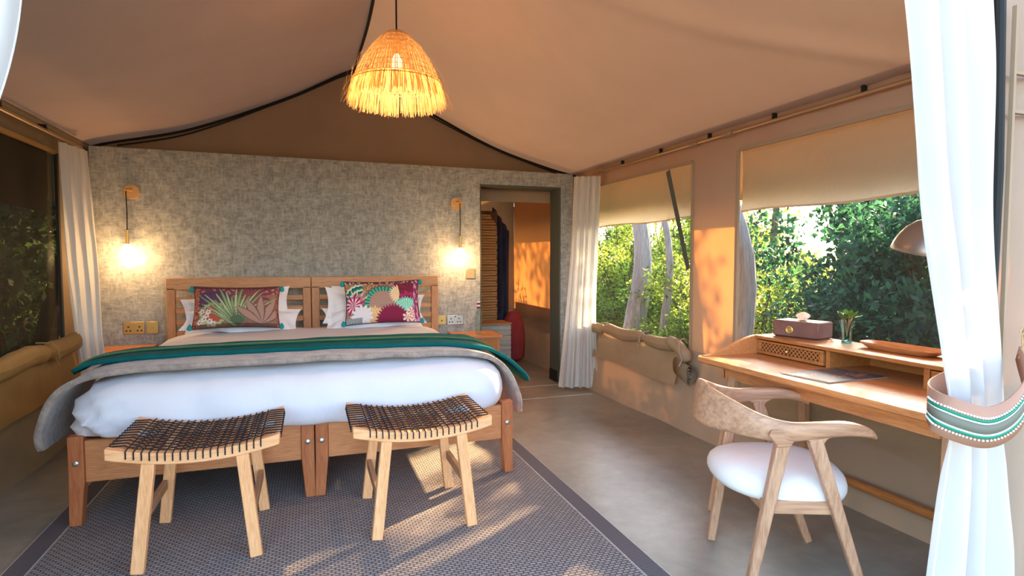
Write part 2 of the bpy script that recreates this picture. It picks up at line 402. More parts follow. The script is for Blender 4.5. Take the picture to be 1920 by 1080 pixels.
struct('baseboard_back', MB().b2(DX1 + .004, 2.615, YB - .02, YB - .001, 0, .13), 'black', smooth=0)
struct('baseboard_left', MB().b2(-1.6, DX0 - .004, YB - .015, YB - .001, 0, .09), 'dark_frame', smooth=0)

# ---- right canvas wall (x = XR): bands round the two windows
W1 = (3.76, 5.40); W2 = (1.62, 3.27); WZ0, WZ1 = .60, 2.03
def panel(name, mat, y0, y1, z0, z1, xf=lambda y, z: XR, ny=30, nz=16, **k):
    return struct(name, MB().grid(ny, nz, lambda u, v: (xf(lerp(y0, y1, u), lerp(z0, z1, v)), lerp(y0, y1, u), lerp(z0, z1, v))), mat, smooth=60, **k)
wr = MB()
def rgrid(y0, y1, z0, z1, ny, nz, xf=lambda y, z: XR + .004 * N(y * 3, z * 3, 1)):
    wr.grid(ny, nz, lambda u, v: (xf(lerp(y0, y1, u), lerp(z0, z1, v)), lerp(y0, y1, u), lerp(z0, z1, v)))
lowx = lambda y, z: XR - .10 * max(0, (.62 - z) / .62) ** .8 * (1 if y < 3.9 else 1 + .35 * min(1, (y - 3.9) / 1.5)) + .022 * N(y * 2.1 + z * 1.7, z * 2.4, 2) * min(1, max(0, .65 - z) * 4)
rgrid(YF, YE, WZ1, 2.2, 60, 3); rgrid(YF, W2[0], WZ0, WZ1, 4, 6); rgrid(W2[1] - .01, W1[0] + .01, WZ0, WZ1, 6, 8); rgrid(W1[1], YE + .12, WZ0, WZ1, 20, 10)
struct('wall_right', wr, 'canvas', smooth=60)
wr = MB(); rgrid(YF, YE, 0, WZ0, 130, 14, lowx); struct('wall_right', wr, 'canvas_low', smooth=60)
for k, (ya, yb) in enumerate((W2, W1)):
    wd = thing('window_%d' % (k + 1), '', '', (XR, (ya + yb) / 2, WZ0)); del wd['label'], wd['category']; wd['kind'] = 'structure'
    f = MB(); f.b2(XR - .012, XR + .006, ya - .012, ya + .012, WZ0, WZ1); f.b2(XR - .012, XR + .006, yb - .012, yb + .012, WZ0, WZ1)
    f.b2(XR - .010, XR + .006, ya + .012, yb - .012, WZ1 - .012, WZ1 + .012)
    f.build('window_frame', 'binding', wd, smooth=0)
    MB().grid(30, 12, lambda u, v: (XR + .012 + .006 * N(u * 5, v * 3, k), lerp(ya + .012, yb - .012, u), lerp(WZ0, WZ1 - .014, v))).build('pane', 'pane', wd, smooth=60)
    b = thing('window_blind', ('canvas blind covering the top of the window above the desk', 'canvas blind covering the top of the window beside the doorway')[k], 'blind', (XR + .04, (ya + yb) / 2, 1.6), group=None)
    def bl(u, v):
        y = lerp(ya - .02, yb + .02, u); zb = 1.618 + .008 * math.sin(u * 9 + k) + .006 * N(u * 8, 0, k)
        return (XR + .045 + .014 * N(u * 7, v * 3, 4 + k) + .012 * math.sin(v * 3), y, lerp(zb, 2.06, v))
    MB().grid(60, 10, bl).build('cloth', 'blind', b, smooth=60)
    MB().tube([(XR + .046, y, 1.62 + .008 * math.sin((y - ya) / (yb - ya) * 9 + k) - .002) for y in np.linspace(ya - .02, yb + .02, 30)], .007, 6).build('bottom_hem', 'blind', b)
# ---- left canvas wall
wl = MB(); W3 = (1.7, 5.06)
def lgrid(y0, y1, z0, z1, ny, nz, xf=lambda y, z: XL + .004 * N(y * 3, z * 3, 6)):
    wl.grid(ny, nz, lambda u, v: (xf(lerp(y0, y1, u), lerp(z0, z1, v)), lerp(y0, y1, u), lerp(z0, z1, v)))
llow = lambda y, z: XL + .085 * max(0, (.65 - z) / .65) ** .8 + .025 * N(y * 1.7, z * 2.1, 9) * min(1, max(0, .65 - z) * 4)
lgrid(YF, YE, 2.05, 2.245, 50, 3); lgrid(YF, W3[0], .65, 2.05, 4, 6); lgrid(W3[1], YE, .65, 2.05, 20, 10); lgrid(YF, YE, 0, .65, 120, 14, llow)
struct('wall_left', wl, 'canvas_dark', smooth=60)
wd = thing('window_3', '', '', (XL, 3.4, .65)); del wd['label'], wd['category']; wd['kind'] = 'structure'
f = MB(); f.b2(XL - .006, XL + .014, W3[1] - .015, W3[1] + .015, .65, 2.05); f.b2(XL - .006, XL + .014, W3[0] - .015, W3[0] + .015, .65, 2.05)
f.build('window_frame', 'seam', wd, smooth=0)
MB().b2(XL - .004, XL + .012, W3[0], W3[1], 2.04, 2.07).build('window_frame', 'canvas_goldlit', wd, smooth=0)
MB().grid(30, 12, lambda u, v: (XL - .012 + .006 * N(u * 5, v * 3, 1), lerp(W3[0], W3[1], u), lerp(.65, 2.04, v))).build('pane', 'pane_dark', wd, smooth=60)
b = MB().grid(60, 10, lambda u, v: (XL - .05 + .014 * N(u * 9, v * 3, 14), lerp(W3[0], W3[1], u), lerp(1.64 + .01 * math.sin(u * 12), 2.06, v))).build('window_blind', 'blind_unlit', loc=(XL - .05, 3.4, 1.64), smooth=60)
tag(b, 'blind coloured dark for lack of backlight across the top of the left window', 'blind')
# ---- far wall of the room behind, front wall pieces
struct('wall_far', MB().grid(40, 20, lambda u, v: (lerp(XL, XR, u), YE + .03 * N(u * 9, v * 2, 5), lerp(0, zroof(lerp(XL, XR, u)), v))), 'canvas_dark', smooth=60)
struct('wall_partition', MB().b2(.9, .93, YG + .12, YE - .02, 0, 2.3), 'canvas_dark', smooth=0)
fw = MB(); OZ = 2.45
fw.grid(16, 30, lambda u, v: (lerp(2.25, XR, u), YF + .02 * math.sin(u * 14) * (1 - .5 * v), lerp(0, 2.2, v)))
fw.grid(10, 16, lambda u, v: (lerp(XL, -1.1, u), YF, lerp(0, 2.24, v)))
fw.grid(50, 6, lambda u, v: (lerp(XL, XR, u), YF, lerp(min(OZ, zroof(lerp(XL, XR, u)) - .02), zroof(lerp(XL, XR, u)), v)))
struct('wall_front', fw, 'canvas', smooth=60)
po = MB().tube([(2.235, YF - .01, 0), (2.225, YF - .01, 1.0), (2.235, YF - .01, 1.6), (2.20, YF - .01, 2.45)], .018, 10).build('tent_pole', 'black', loc=(2.235, YF, 0))
tag(po, 'dark upright tent pole beside the large foreground curtain', 'pole')
fs = MB()
for z in (1.80, 1.93): fs.b2(2.262, 2.62, YF - .034, YF - .020, z - .006, z + .006)
fs.b2(2.256, 2.268, YF - .036, YF - .022, .02, 2.15)
struct('trim_5', fs, 'binding', smooth=0)
# fly-sheet eaves outside: they shade the top of the walls
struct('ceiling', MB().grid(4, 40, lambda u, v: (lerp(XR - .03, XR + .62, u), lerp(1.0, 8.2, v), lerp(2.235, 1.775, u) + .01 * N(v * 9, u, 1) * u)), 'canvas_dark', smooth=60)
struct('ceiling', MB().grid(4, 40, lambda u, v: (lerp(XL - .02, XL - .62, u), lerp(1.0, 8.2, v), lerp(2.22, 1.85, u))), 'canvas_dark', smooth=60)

# ================================================================== BEDS
def bed(x0, x1, label, side):
    t = thing('bed_frame', label, 'bed', ((x0 + x1) / 2, 3.34, 0), group='twin beds pushed together')
    zt = .425
    # foot end
    for s, xc in ((0, x0), (1, x1)):
        a, b_ = (xc, xc + .066) if s == 0 else (xc - .066, xc)
        ta, tb = (a - .004, b_ - .018) if s == 0 else (a + .018, b_ + .004)
        y0, y1 = 3.31, 3.37
        lg = MB(); P = [(ta, y0, 0), (tb, y0, 0), (tb, y1, 0), (ta, y1, 0), (a, y0, .21), (b_, y0, .21), (b_, y1, .21), (a, y1, .21), (a, y0, zt + .012), (b_, y0, zt + .012), (b_, y1, zt + .012), (a, y1, zt + .012)]
        lg.add(P, [(3, 2, 1, 0), (8, 9, 10, 11)] + [(i * 4 + j, i * 4 + (j + 1) % 4, i * 4 + 4 + (j + 1) % 4, i * 4 + 4 + j) for i in (0, 1) for j in range(4)])
        lg.build('leg', 'bed_wood_v', t, bevel=.004, smooth=30)
        bt = MB(); xm = (a + b_) / 2
        for r, y in ((.0125, 3.309), (.0125, 3.302), (.0075, 3.3015), (.0075, 3.297)):
            pass
        bt.loft([[(xm + r * math.cos(q * math.pi / 6), y, .307 + r * math.sin(q * math.pi / 6)) for q in range(12)] for r, y in ((.0135, 3.311), (.0135, 3.305), (.009, 3.302), (.006, 3.302), (.006, 3.297), (.0001, 3.296))])
        bt.build('bolt', 'steel', t)
        MB().bar((xc + (.033 if s == 0 else -.033), 5.47, 0), (xc + (.033 if s == 0 else -.033), 5.47, 1.05), (.065, .05)).build('head_post', 'head_wood_v', t, bevel=.004, smooth=30)
        MB().b2(a + .015, a + .045, 3.37, 5.44, .23, .41).build('side_rail', 'bed_wood', t, smooth=0)
    MB().b2(x0 + .066, x1 - .066, 3.325, 3.36, .205, .412).build('foot_rail', 'bed_wood', t, bevel=.004, smooth=30)
    MB().b2(x0, x1, 5.445, 5.495, 1.035, 1.135).build('head_rail', 'head_wood', t, bevel=.005, smooth=30)
    for z in (.955, .862, .77, .67):
        MB().b2(x0 + .066, x1 - .066, 5.46, 5.48, z - .022, z + .022).build('head_slat', 'head_wood', t, bevel=.003, smooth=30)
    return t
bed(-1.11, .012, 'wooden bed frame on the left with slatted headboard, foot leg near the left wall', 0)
bed(.018, 1.15, 'wooden bed frame on the right with slatted headboard, foot leg near the grey floor', 1)
for q in [o for o in SC.objects if o.name.startswith('bed_frame')]: q.location.z = .006

# duvet: rounded slab built from rounded-rectangle rings
def rrect(cx, cy, hx, hy, r, n=14, m=40):
    P = []
    def arc(ax, ay, a0):
        for k in range(n): a = a0 + (math.pi / 2) * k / n; P.append((ax + r * math.cos(a), ay + r * math.sin(a)))
    def line(p, q, c):
        for k in range(c): P.append((lerp(p[0], q[0], k / c), lerp(p[1], q[1], k / c)))
    x0, x1, y0, y1 = cx - hx, cx + hx, cy - hy, cy + hy
    arc(x1 - r, y1 - r, 0); line((x1 - r, y1), (x0 + r, y1), m)
    arc(x0 + r, y1 - r, math.pi / 2); line((x0, y1 - r), (x0, y0 + r), m)
    arc(x0 + r, y0 + r, math.pi); line((x0 + r, y0), (x1 - r, y0), m * 2)
    arc(x1 - r, y0 + r, 1.5 * math.pi); line((x1, y0 + r), (x1, y1 - r), m)
    return P
DC = (.0, 4.37); DH = (1.115, 1.10)
PROF = [(.035, .405), (.012, .418), (.0, .45), (-.006, .50), (0, .55), (.012, .60), (.035, .645), (.075, .685), (.13, .715), (.20, .737), (.30, .752), (.45, .760), (.62, .764), (.80, .766), (.96, .767), (1.06, .767)]
dv = MB(); rings = []
PROF = [(a, z if z < .6 else .6 + (z - .6) * .81) for a, z in PROF]
for i, (ins, z) in enumerate(PROF):
    r_ = max(.008, .20 - ins * .15)
    ring = []
    base = rrect(DC[0], DC[1], DH[0] - ins, DH[1] - ins, min(r_, DH[1] - ins - .005))
    for (x, y) in base:
        k = 1 - min(1, abs(ins) / .25); left = max(0, min(1, (-x - .55) * 2))
        dx = x - DC[0]; dy = y - DC[1]; L = math.hypot(dx, dy) + 1e-6
        wr_ = .020 * k * (N(x * 6 + z * 3, y * 5, z * 4)) + .022 * left * k * math.sin((x * 1.1 + z * .9) * 46 + 3 * N(x * 3, y, z * 3)) * (1 if y < 3.6 else .3)
        zz = z + .010 * N(x * 2.3, y * 2.3, 7) * (1 - k) + .008 * N(x * 7, y * 7, 2) + (.012 * N(x * 3, 1, 1) if i < 2 else 0)
        if y < 3.6: zz += .02 * max(0, -x) * (1 if i < 3 else 0)
        ring.append((x + dx / L * wr_, y + dy / L * wr_, zz))
    rings.append(ring)
dv.loft(rings, True, True)
o = dv.build('duvet', 'linen', loc=(0, 4.37, .41), smooth=75); tag(o, 'white duvet spread over both beds, hanging to the foot rails', 'duvet')
# throws laid across the bed: section profile along x, swept in y
def throw(name, mat, sec, ya, yb, off, label, n=64, thick=.012, wav=.0, yl=None):
    def pt(u, v):
        s = u; x, z = interp2(s, sec)
        y0 = ya(u) if callable(ya) else ya; y1 = yb(u) if callable(yb) else yb
        y = lerp(y0, y1, v)
        return (x * (1 + off * .3) + wav * N(u * 20, v * 3, 3), y + .01 * N(u * 12, v * 2, 8), z + off + .006 * N(x * 6, y * 8, 5) + wav * .5 * N(u * 14, v * 5, 1))
    o = MB().grid(n, 18, pt).build(name, mat, loc=(0, 3.8, .78), smooth=70, solid=thick)
    return o
def interp2(s, P):
    n = len(P) - 1; d = s * n; i = min(n - 1, int(d)); t = d - i
    p0 = P[max(0, i - 1)]; p1 = P[i]; p2 = P[i + 1]; p3 = P[min(n, i + 2)]
    f = lambda a, b, c, e: .5 * ((2 * b) + (-a + c) * t + (2 * a - 5 * b + 4 * c - e) * t * t + (-a + 3 * b - 3 * c + e) * t ** 3)
    return tuple(f(p0[k], p1[k], p2[k], p3[k]) for k in range(len(p1)))
SECT = [(-1.27, .345), (-1.275, .42), (-1.245, .52), (-1.20, .615), (-1.13, .695), (-1.01, .752), (-.86, .777), (-.55, .784), (-.2, .788), (.2, .788), (.55, .782), (.84, .768), (.97, .744), (1.075, .695), (1.15, .61), (1.20, .52), (1.235, .43), (1.25, .33)]
zs = lambda z: z if z < .6 else .6 + (z - .6) * .80
SECT = [(x, zs(z)) for x, z in SECT]
o = throw('tan_throw', 'tan_velvet', SECT, lambda u: 3.37 + .10 * abs(2 * u - 1) ** 3 + .012 * math.sin(u * 11), lambda u: 4.02 + .02 * math.sin(u * 7), 0, '', n=110, thick=.03)
tag(o, 'tan velvet throw with mottled pile across the foot of the bed, under the teal one', 'throw')
TEAL = [(-1.19, .715), (-1.165, .742), (-1.09, .78), (-.93, .803), (-.7, .812), (-.4, .815), (0, .817), (.4, .815), (.7, .81), (.93, .79), (1.06, .76), (1.16, .70), (1.25, .62), (1.33, .54), (1.375, .485)]
TEAL = [(x, z if z < .6 else .6 + (z - .6) * .80) for x, z in TEAL]
o = throw('teal_throw', 'teal', TEAL, lambda u: 3.55 + .04 * math.sin(u * 5) + .12 * abs(2 * u - 1) ** 4, lambda u: 3.84 + .22 * u ** 3 + .10 * (1 - u) ** 2, .002, '', n=100, thick=.022, wav=.004)
tag(o, 'teal green throw laid across the bed on top of the tan one', 'throw')
tt = o
o = throw('folded_layer', 'teal', [(x, z + .016) for x, z in TEAL[:12]], lambda u: 3.72 + .08 * math.sin(u * 2.2 + .4), lambda u: 3.87 + .24 * u ** 3, .002, '', n=90, thick=.012, wav=.003)
o.location = (0, 0, 0); o.parent = tt; 
ed = MB(); ed.tube([(lambda p, u: (p[0] * 1.0, 3.715 + .08 * math.sin(u * 2.2 + .4), p[1] + .022))(interp2(u, TEAL[:12]), u) for u in np.linspace(0, 1, 60)], .007, 6)
o = ed.build('folded_edge', 'teal_edge', tt)

# ---- pillows
def pillow_mesh(w_, h_, t_, nu=44, nv=30, flange=.045, seed=1, pull=.085, p=2.6, wr=.012):
    fr, bk = [], []
    def P(u, v, s):
        a, b = 2 * u - 1, 2 * v - 1
        fx = 1 - pull * (1 - b * b) ** 1; fz = 1 - pull * 1.3 * (1 - a * a)
        x = a * w_ / 2 * fx; z = b * h_ / 2 * fz
        ia = 1 - 2 * flange / w_; ib = 1 - 2 * flange / h_
        aa = min(1, abs(a) / ia); bb = min(1, abs(b) / ib)
        th = ((1 - aa ** p) * (1 - bb ** p)) ** .55 if aa < 1 and bb < 1 else 0
        y = s * (t_ / 2 * th + .003) + wr * N(a * 2.4 + seed, b * 2.4, seed * 1.3) * (.3 + .7 * (1 - th)) + wr * .5 * th * s * N(a * 6 + seed, b * 6, seed)
        return (x, y, z)
    mb = MB()
    mb.grid(nu, nv, lambda u, v: P(u, v, -1)); o = len(mb.v)
    mb.grid(nu, nv, lambda u, v: P(u, v, 1))
    idx = lambda i, j: i * (nv + 1) + j
    for i in range(nu):
        for j in (0, nv): mb.f.append((idx(i, j), idx(i + 1, j), o + idx(i + 1, j), o + idx(i, j)))
    for j in range(nv):
        for i in (0, nu): mb.f.append((idx(i, j), idx(i, j + 1), o + idx(i, j + 1), o + idx(i, j)))
    return mb
def place(o, loc, rot): o.location = loc; o.rotation_euler = rot
PG = 'white pillows propped against the headboards'
specs = [
    (.74, .36, .17, (-.53, 5.34, .885), (R(-12), 0, R(1)), 'back pillow on the left bed, its rounded top showing over the dark cushion', 1),
    (.82, .34, .15, (-.55, 5.19, .865), (R(-24), R(-7), R(-2)), 'white pillow with flared corners behind the dark plant-print cushion', 2),
    (.86, .30, .15, (-.50, 5.08, .815), (R(-46), R(6), R(3)), 'lowest white pillow on the left bed, flared corner beside the headboard gap', 3),
    (.74, .36, .17, (.55, 5.34, .885), (R(-12), 0, R(-1)), 'white pillow at the back on the right bed, nearest its headboard', 4),
    (.86, .33, .15, (.54, 5.19, .865), (R(-24), R(6), R(2)), 'white pillow with pointed right corner behind the bright flower-print cushion', 5),
    (.84, .30, .15, (.52, 5.08, .815), (R(-46), R(-6), R(-3)), 'lowest white pillow on the right bed, folded beside the flower-print cushion', 6)]
for w_, h_, t_, loc, rot, lb, sd_ in specs:
    o = pillow_mesh(w_, h_, t_, seed=sd_ * 3.7, wr=.022).build('pillow', 'pillow', loc=None, smooth=75)
    place(o, loc, rot); tag(o, lb, 'pillow', PG)

# ---- printed cushions
def col(*c): return np.array(s2l(c))
def starfan(x, y, cx, cy, Rr, n, a0, a1, spike=.25):
    dx, dy = x - cx, y - cy; r = math.hypot(dx, dy); a = math.degrees(math.atan2(dy, dx)) % 360
    if not (a0 <= a <= a1): return None
    ph = (a - a0) / (a1 - a0) * n; fr = abs((ph % 1) - .5) * 2
    lim = Rr * (1 - spike * fr)
    return (r / lim, fr, int(ph)) if r < lim else None
def paintL(u, v):
    x, y = u * 1.72, v
    c = col(150, 112, 100) * (1 + .25 * N(x * 9, y * 9, 1))
    if v > .78: c = col(128, 72, 78) if N(x * 14, y * 14, 3) < .12 else col(190, 140, 125)
    f = starfan(x, y, .42, .45, .48, 11, 20, 175, .15)
    if f: c = col(98, 66, 98) * (1.12 - .2 * f[1])
    f = starfan(x, y, 1.15, .72, .42, 16, 0, 360, .3)
    if f: c = col(130, 66, 78) if f[1] < .5 else col(150, 96, 96)
    if u < .06: c = col(206, 122, 88) if N(x * 40, y * 24, 6) < .1 else col(120, 60, 62)
    f = starfan(x, y, .40, .30, .30, 15, -1, 361, .16)
    if f: c = col(178, 188, 140) if f[0] > .78 else col(186, 88, 72) * (1.1 - .2 * f[1])
    for k in range(19):
        a = R(36 + k * 5.9); L = .86 + .16 * math.sin(k * 1.7); bend = (math.cos(a)) * .30
        t = (y - .02) / (L * max(.2, math.sin(a)))
        if 0 < t < 1:
            bx = .83 + math.cos(a) * L * t + bend * t * t * .6
            wd_ = .036 * (1 - t) ** .6 + .006
            d = abs(x - bx)
            if d < wd_ * 1.5: c = col(92, 110, 84)
            if d < wd_ * .85: c = col(186, 196, 150) if k % 2 else col(150, 168, 124)
    for k, a in enumerate((38, 62, 90, 118, 142)):
        ca, sa = math.cos(R(a)), math.sin(R(a)); dx, dy = x - 1.36, y - .06
        al = dx * ca + dy * sa; ac = -dx * sa + dy * ca; L = .66
        if 0 < al < L:
            ww = .10 * math.sin(math.pi * min(1, al / L)) ** .8
            if abs(ac) < ww: c = col(176, 140, 126) if abs(ac) < ww * .72 else col(120, 92, 86)
    for cx, cy in ((.16, .36), (.26, .27), (.33, .14), (.14, .12), (.22, .19), (.40, .08), (.29, .35)):
        f = starfan(x, y, cx, cy, .07, 5, 0, 360, .5)
        if f: c = col(225, 215, 205) if f[0] > .3 else col(110, 80, 92)
    if v < .07: c = c * .55
    if v > .93: c = col(110, 62, 70) * (1 + .8 * N(x * 30, y * 30, 3))
    if u > .97: c = col(170, 112, 100) if N(x * 40, y * 24, 6) < .1 else col(120, 60, 62)
    return np.clip(c, 0, 1)
def paintR(u, v):
    x, y = u * 1.72, v
    c = col(168, 132, 124) * (1 + .14 * N(x * 9, y * 9, 1))
    if v > .72 and u < .6: c = col(150, 122, 96) if N(x * 22, y * 22, 2) < .1 else col(206, 150, 96)
    f = starfan(x, y, .40, .42, .52, 9, 90, 200, .05)
    if f: c = (col(38, 140, 118), col(28, 88, 88), col(205, 225, 205))[int(f[0] * 12) % 3] if f[0] > .55 else c
    f = starfan(x, y, .86, .42, .50, 17, 0, 200, .12)
    if f:
        if f[0] > .93: c = col(110, 62, 88)
        elif f[0] > .72: c = col(70, 186, 148) if f[1] < .6 else col(40, 110, 110)
        else: c = col(176, 142, 130) * (1.05 - .12 * f[1])
    f = starfan(x, y, 1.50, .78, .40, 8, 0, 360, .15)
    if f: c = col(128, 48, 70) * (1.1 - .3 * f[1])
    for k, a in enumerate((25, 50, 75, 100, 128)):
        f = starfan(x, y, .22, .45, .36, 1, a, a + 14, .6)
        if f: c = col(196, 60, 104) if f[0] < .7 else col(238, 205, 190)
    f = starfan(x, y, .16, .42, .26, 11, 0, 360, .4)
    if f: c = col(176, 42, 98) if f[1] < .55 else col(240, 220, 225)
    f = starfan(x, y, 1.26, .66, .26, 11, 100, 260, .3)
    if f: c = col(246, 228, 196) if f[1] < .6 else col(226, 170, 96)
    f = starfan(x, y, 1.45, .50, .24, 9, 0, 360, .3)
    if f: c = col(184, 48, 110) if f[0] > .62 else c
    f = starfan(x, y, 1.42, .20, .40, 9, 48, 140, .16)
    if f: c = col(104, 208, 182) if f[1] < .7 else col(220, 240, 228)
    f = starfan(x, y, .60, .0, .40, 19, 0, 180, .2)
    if f: c = col(222, 168, 104) if (int(f[0] * 9) + f[2]) % 2 else col(240, 214, 170)
    f = starfan(x, y, .36, .16, .27, 13, 0, 360, .3)
    if f: c = col(238, 232, 238) * (1 - .1 * f[1])
    f = starfan(x, y, 1.08, .0, .43, 17, 0, 180, .2)
    if f: c = col(134, 42, 74) * (1.15 - .25 * f[1])
    for cx, cy in ((1.42, .1), (1.54, .22), (1.60, .08)):
        f = starfan(x, y, cx, cy, .13, 6, 0, 360, .4)
        if f: c = col(246, 222, 206) if f[1] < .6 else col(190, 90, 100)
    if u > .93: c = col(150, 62, 110) if N(x * 20, y * 9, 6) < .1 else col(214, 150, 170)
    if v < .12 and u < .22: c = col(150, 158, 160) * (1 + .4 * N(x * 30, y * 30, 9))
    if v > .93: c = col(112, 60, 84) if N(x * 20, y * 20, 6) < .15 else col(214, 190, 180)
    return np.clip(c, 0, 1)
def cushion(w_, h_, loc, rot, paint, label, seed, piping):
    t = thing('cushion', label, 'cushion', loc, group='printed cushions leaning on the pillows'); t.rotation_euler = rot
    nu, nv = 150, 92
    mb = pillow_mesh(w_, h_, .15, nu, nv, .0, seed, .055, 2.2, .006)
    o = mb.build('cover', 'print', t, world=False, smooth=80)
    n1 = (nu + 1) * (nv + 1); cols = np.ones((len(mb.v), 4))
    for i in range(nu + 1):
        for j in range(nv + 1):
            cc = paint(i / nu, j / nv); cols[i * (nv + 1) + j, :3] = cc; cols[n1 + i * (nv + 1) + j, :3] = cc
    at = o.data.color_attributes.new('print', 'FLOAT_COLOR', 'POINT'); at.data.foreach_set('color', cols.ravel())
    edge = []
    for k in range(160):
        q = k / 160 * 4; s_, f_ = int(q), q % 1; a, b = [(2 * f_ - 1, -1), (1, 2 * f_ - 1), (1 - 2 * f_, 1), (-1, 1 - 2 * f_)][s_]
        edge.append((a * w_ / 2 * (1 - .055 * (1 - b * b)), 0, b * h_ / 2 * (1 - .0715 * (1 - a * a))))
    MB().tube(edge + [edge[0]], .005, 6, False).build('piping', piping, t, world=False)
    for a, b in ((-1, -1), (1, -1), (-1, 1), (1, 1)):
        MB().lathe([(.003, .012), (.008, .006), (.014, -.004), (.018, -.02), (.013, -.034), (.002, -.038)], 12, (a * (w_ / 2 + .014), -.004, b * h_ / 2 - (.006 if b > 0 else -.024)), True).build('tassel', 'tassel', t, world=False)
    return t
M['sprig'] = plain('sprig_leaf', (.10, .23, .03), .45)
M['tassel'] = plain('tassel', (.01, .30, .33), .8)
M['pipe_dark'] = plain('pipe_dark', (.08, .035, .05), .8)
cushion(.615, .335, (-.53, 4.985, .922), (R(-20), R(1), R(1)), paintL, 'dark plum and green plant-print cushion with teal tassels on the left bed', 2.1, 'pipe_dark')
cushion(.615, .365, (.58, 4.99, .935), (R(-15), R(-1), R(-2)), paintR, 'bright taupe and magenta flower-print cushion with teal tassels on the right bed', 5.3, 'pipe_dark')

# ---- bedside tables and bottle
def bedside(x0, x1, label):
    t = thing('bedside_table', label, 'table', ((x0 + x1) / 2, 5.38, 0), group='bedside tables')
    MB().b2(x0, x1, 5.17, 5.56, .565, .588).build('table_top', 'desk_wood', t, bevel=.003, smooth=30)
    MB().b2(x0 + .02, x1 - .02, 5.205, 5.55, .43, .565).build('body', 'desk_wood', t, bevel=.002, smooth=30)
    d = MB().b2(x0 + .045, x1 - .045, 5.192, 5.205, .445, .545).build('drawer', 'desk_dark', t, bevel=.002, smooth=30)
    MB().lathe([(.001, -.012), (.009, -.01), (.012, 0), (.009, .01), (.001, .012)], 10, ((x0 + x1) / 2, 5.18, .497)).build('knob', 'brass_dull', d)
    for x in (x0 + .04, x1 - .04):
        for y in (5.225, 5.53): MB().bar((x, y, .43), (x, y, 0), (.036, .036), (.024, .024)).build('leg', 'desk_leg', t, bevel=.002, smooth=30)
bedside(1.27, 1.70, 'small wooden bedside table at the right of the bed by the doorway')
bedside(-1.58, -1.20, 'small wooden bedside table at the left of the bed, mostly behind the throw')
t = thing('bottle', 'clear glass bottle with striped neck band on the right bedside table', 'bottle', (1.50, 5.29, .588))
MB().lathe([(.0, .002), (.030, .003), (.033, .02), (.033, .17), (.026, .21), (.014, .245), (.013, .315), (.015, .32)], 20, (1.50, 5.29, .588)).build('bottle_glass', 'glass', t)
for i in range(4): MB().lathe([(.0155, 0), (.0165, .004), (.0165, .012), (.0155, .016)], 16, (1.50, 5.29, .588 + .245 + i * .018)).build('neck_band', 'red_cloth' if i % 2 == 0 else 'bead', t)

# ================================================================== STOOLS
def stool_parts(t):
    L, D, H = .655, .52, .53; dip = .045
    zt = lambda x: H - dip * (1 - (2 * x / L) ** 2)
    for s in (-1, 1):
        r = MB(); rg = []
        for k in range(17):
            x = -L / 2 + L * k / 16; z = zt(x); y0 = s * D / 2; y1 = s * (D / 2 - .042)
            rg.append([(x, y0, z - .047), (x, y1, z - .047), (x, y1, z), (x, y0, z)])
        r.loft(rg).build('seat_rail', 'stool_wood', t, world=False, smooth=30, bevel=.004)
        MB().b2(s * (L / 2) - (.034 if s > 0 else 0), s * (L / 2) + (.034 if s < 0 else 0), -D / 2 + .042, D / 2 - .042, H - .042, H - .012).build('end_bar', 'stool_wood', t, world=False, smooth=30, bevel=.006)
        MB().bar((s * .215, -D / 2 + .05, .20), (s * .215, D / 2 - .05, .20), (.024, .044)).build('stretcher', 'stretch_wood', t, world=False, smooth=30, bevel=.003)
        for q in (-1, 1):
            MB().bar((s * .177, q * (D / 2 - .024), zt(.177) - .046), (s * .226, q * (D / 2 - .010), 0), (.05, .042), (.05, .04)).build('leg', 'stool_wood_v', t, world=False, smooth=30, bevel=.004)
    # lengthwise cords: pairs that open and close between the cross cords
    n = 11; c = MB()
    for i in range(n):
        y = lerp(-D / 2 + .052, D / 2 - .052, i / (n - 1))
        for sg in (-1, 1):
            P = [(-L / 2 - .006, y + sg * .004, H - .030), (-L / 2 - .003, y + sg * .004, H - .006), (-L / 2 + .06, y + sg * .004, zt(L / 2 - .03) + .001)]
            m = 17
            for k in range(m):
                x = lerp(-L / 2 + .075, L / 2 - .075, k / (m - 1)); P.append((x, y + sg * (.0185 if k % 2 else -.004), zt(x) + .002 + .002 * (k % 2)))
            P += [(L / 2 - .06, y + sg * .004, zt(L / 2 - .03) + .001), (L / 2 + .003, y + sg * .004, H - .006), (L / 2 + .006, y + sg * .004, H - .030)]
            c.tube(P, .0022, 4)
    stuff(c.build('lengthwise_cord', 'cord', t, world=False, smooth=60))
    c = MB(); m = 19
    for k in range(m):
        x = lerp(-L / 2 + .075, L / 2 - .075, k / (m - 1)); z = zt(x)
        P = [(x, -D / 2 - .003, z - .030), (x, -D / 2 - .003, z + .001), (x, -D / 2 + .01, z + .0035)]
        for i in range(n): P.append((x, lerp(-D / 2 + .052, D / 2 - .052, i / (n - 1)), z + .005 - .003 * ((i + k) % 2)))
        P += [(x, D / 2 - .01, z + .0035), (x, D / 2 + .003, z + .001), (x, D / 2 + .003, z - .030)]
        c.tube(P, .0029, 5)
    stuff(c.build('crosswise_cord', 'cord', t, world=False, smooth=60))
    return t
def copy_tree(o, parent=None):
    c = o.copy(); COL.objects.link(c)
    if parent is not None: c.parent = parent
    for ch in [q for q in o.children]: copy_tree(ch, c)
    return c
s1 = stool_parts(thing('stool', 'left low wooden stool with curved woven black cord seat, fully in shade', 'stool', (-.462, 2.98, .006), 0, 'woven cord stools at the foot of the bed'))
s2 = copy_tree(s1); s2.location = (.503, 2.955, .006); s2['label'] = 'right low wooden stool with curved woven black cord seat, nearer the grey floor'

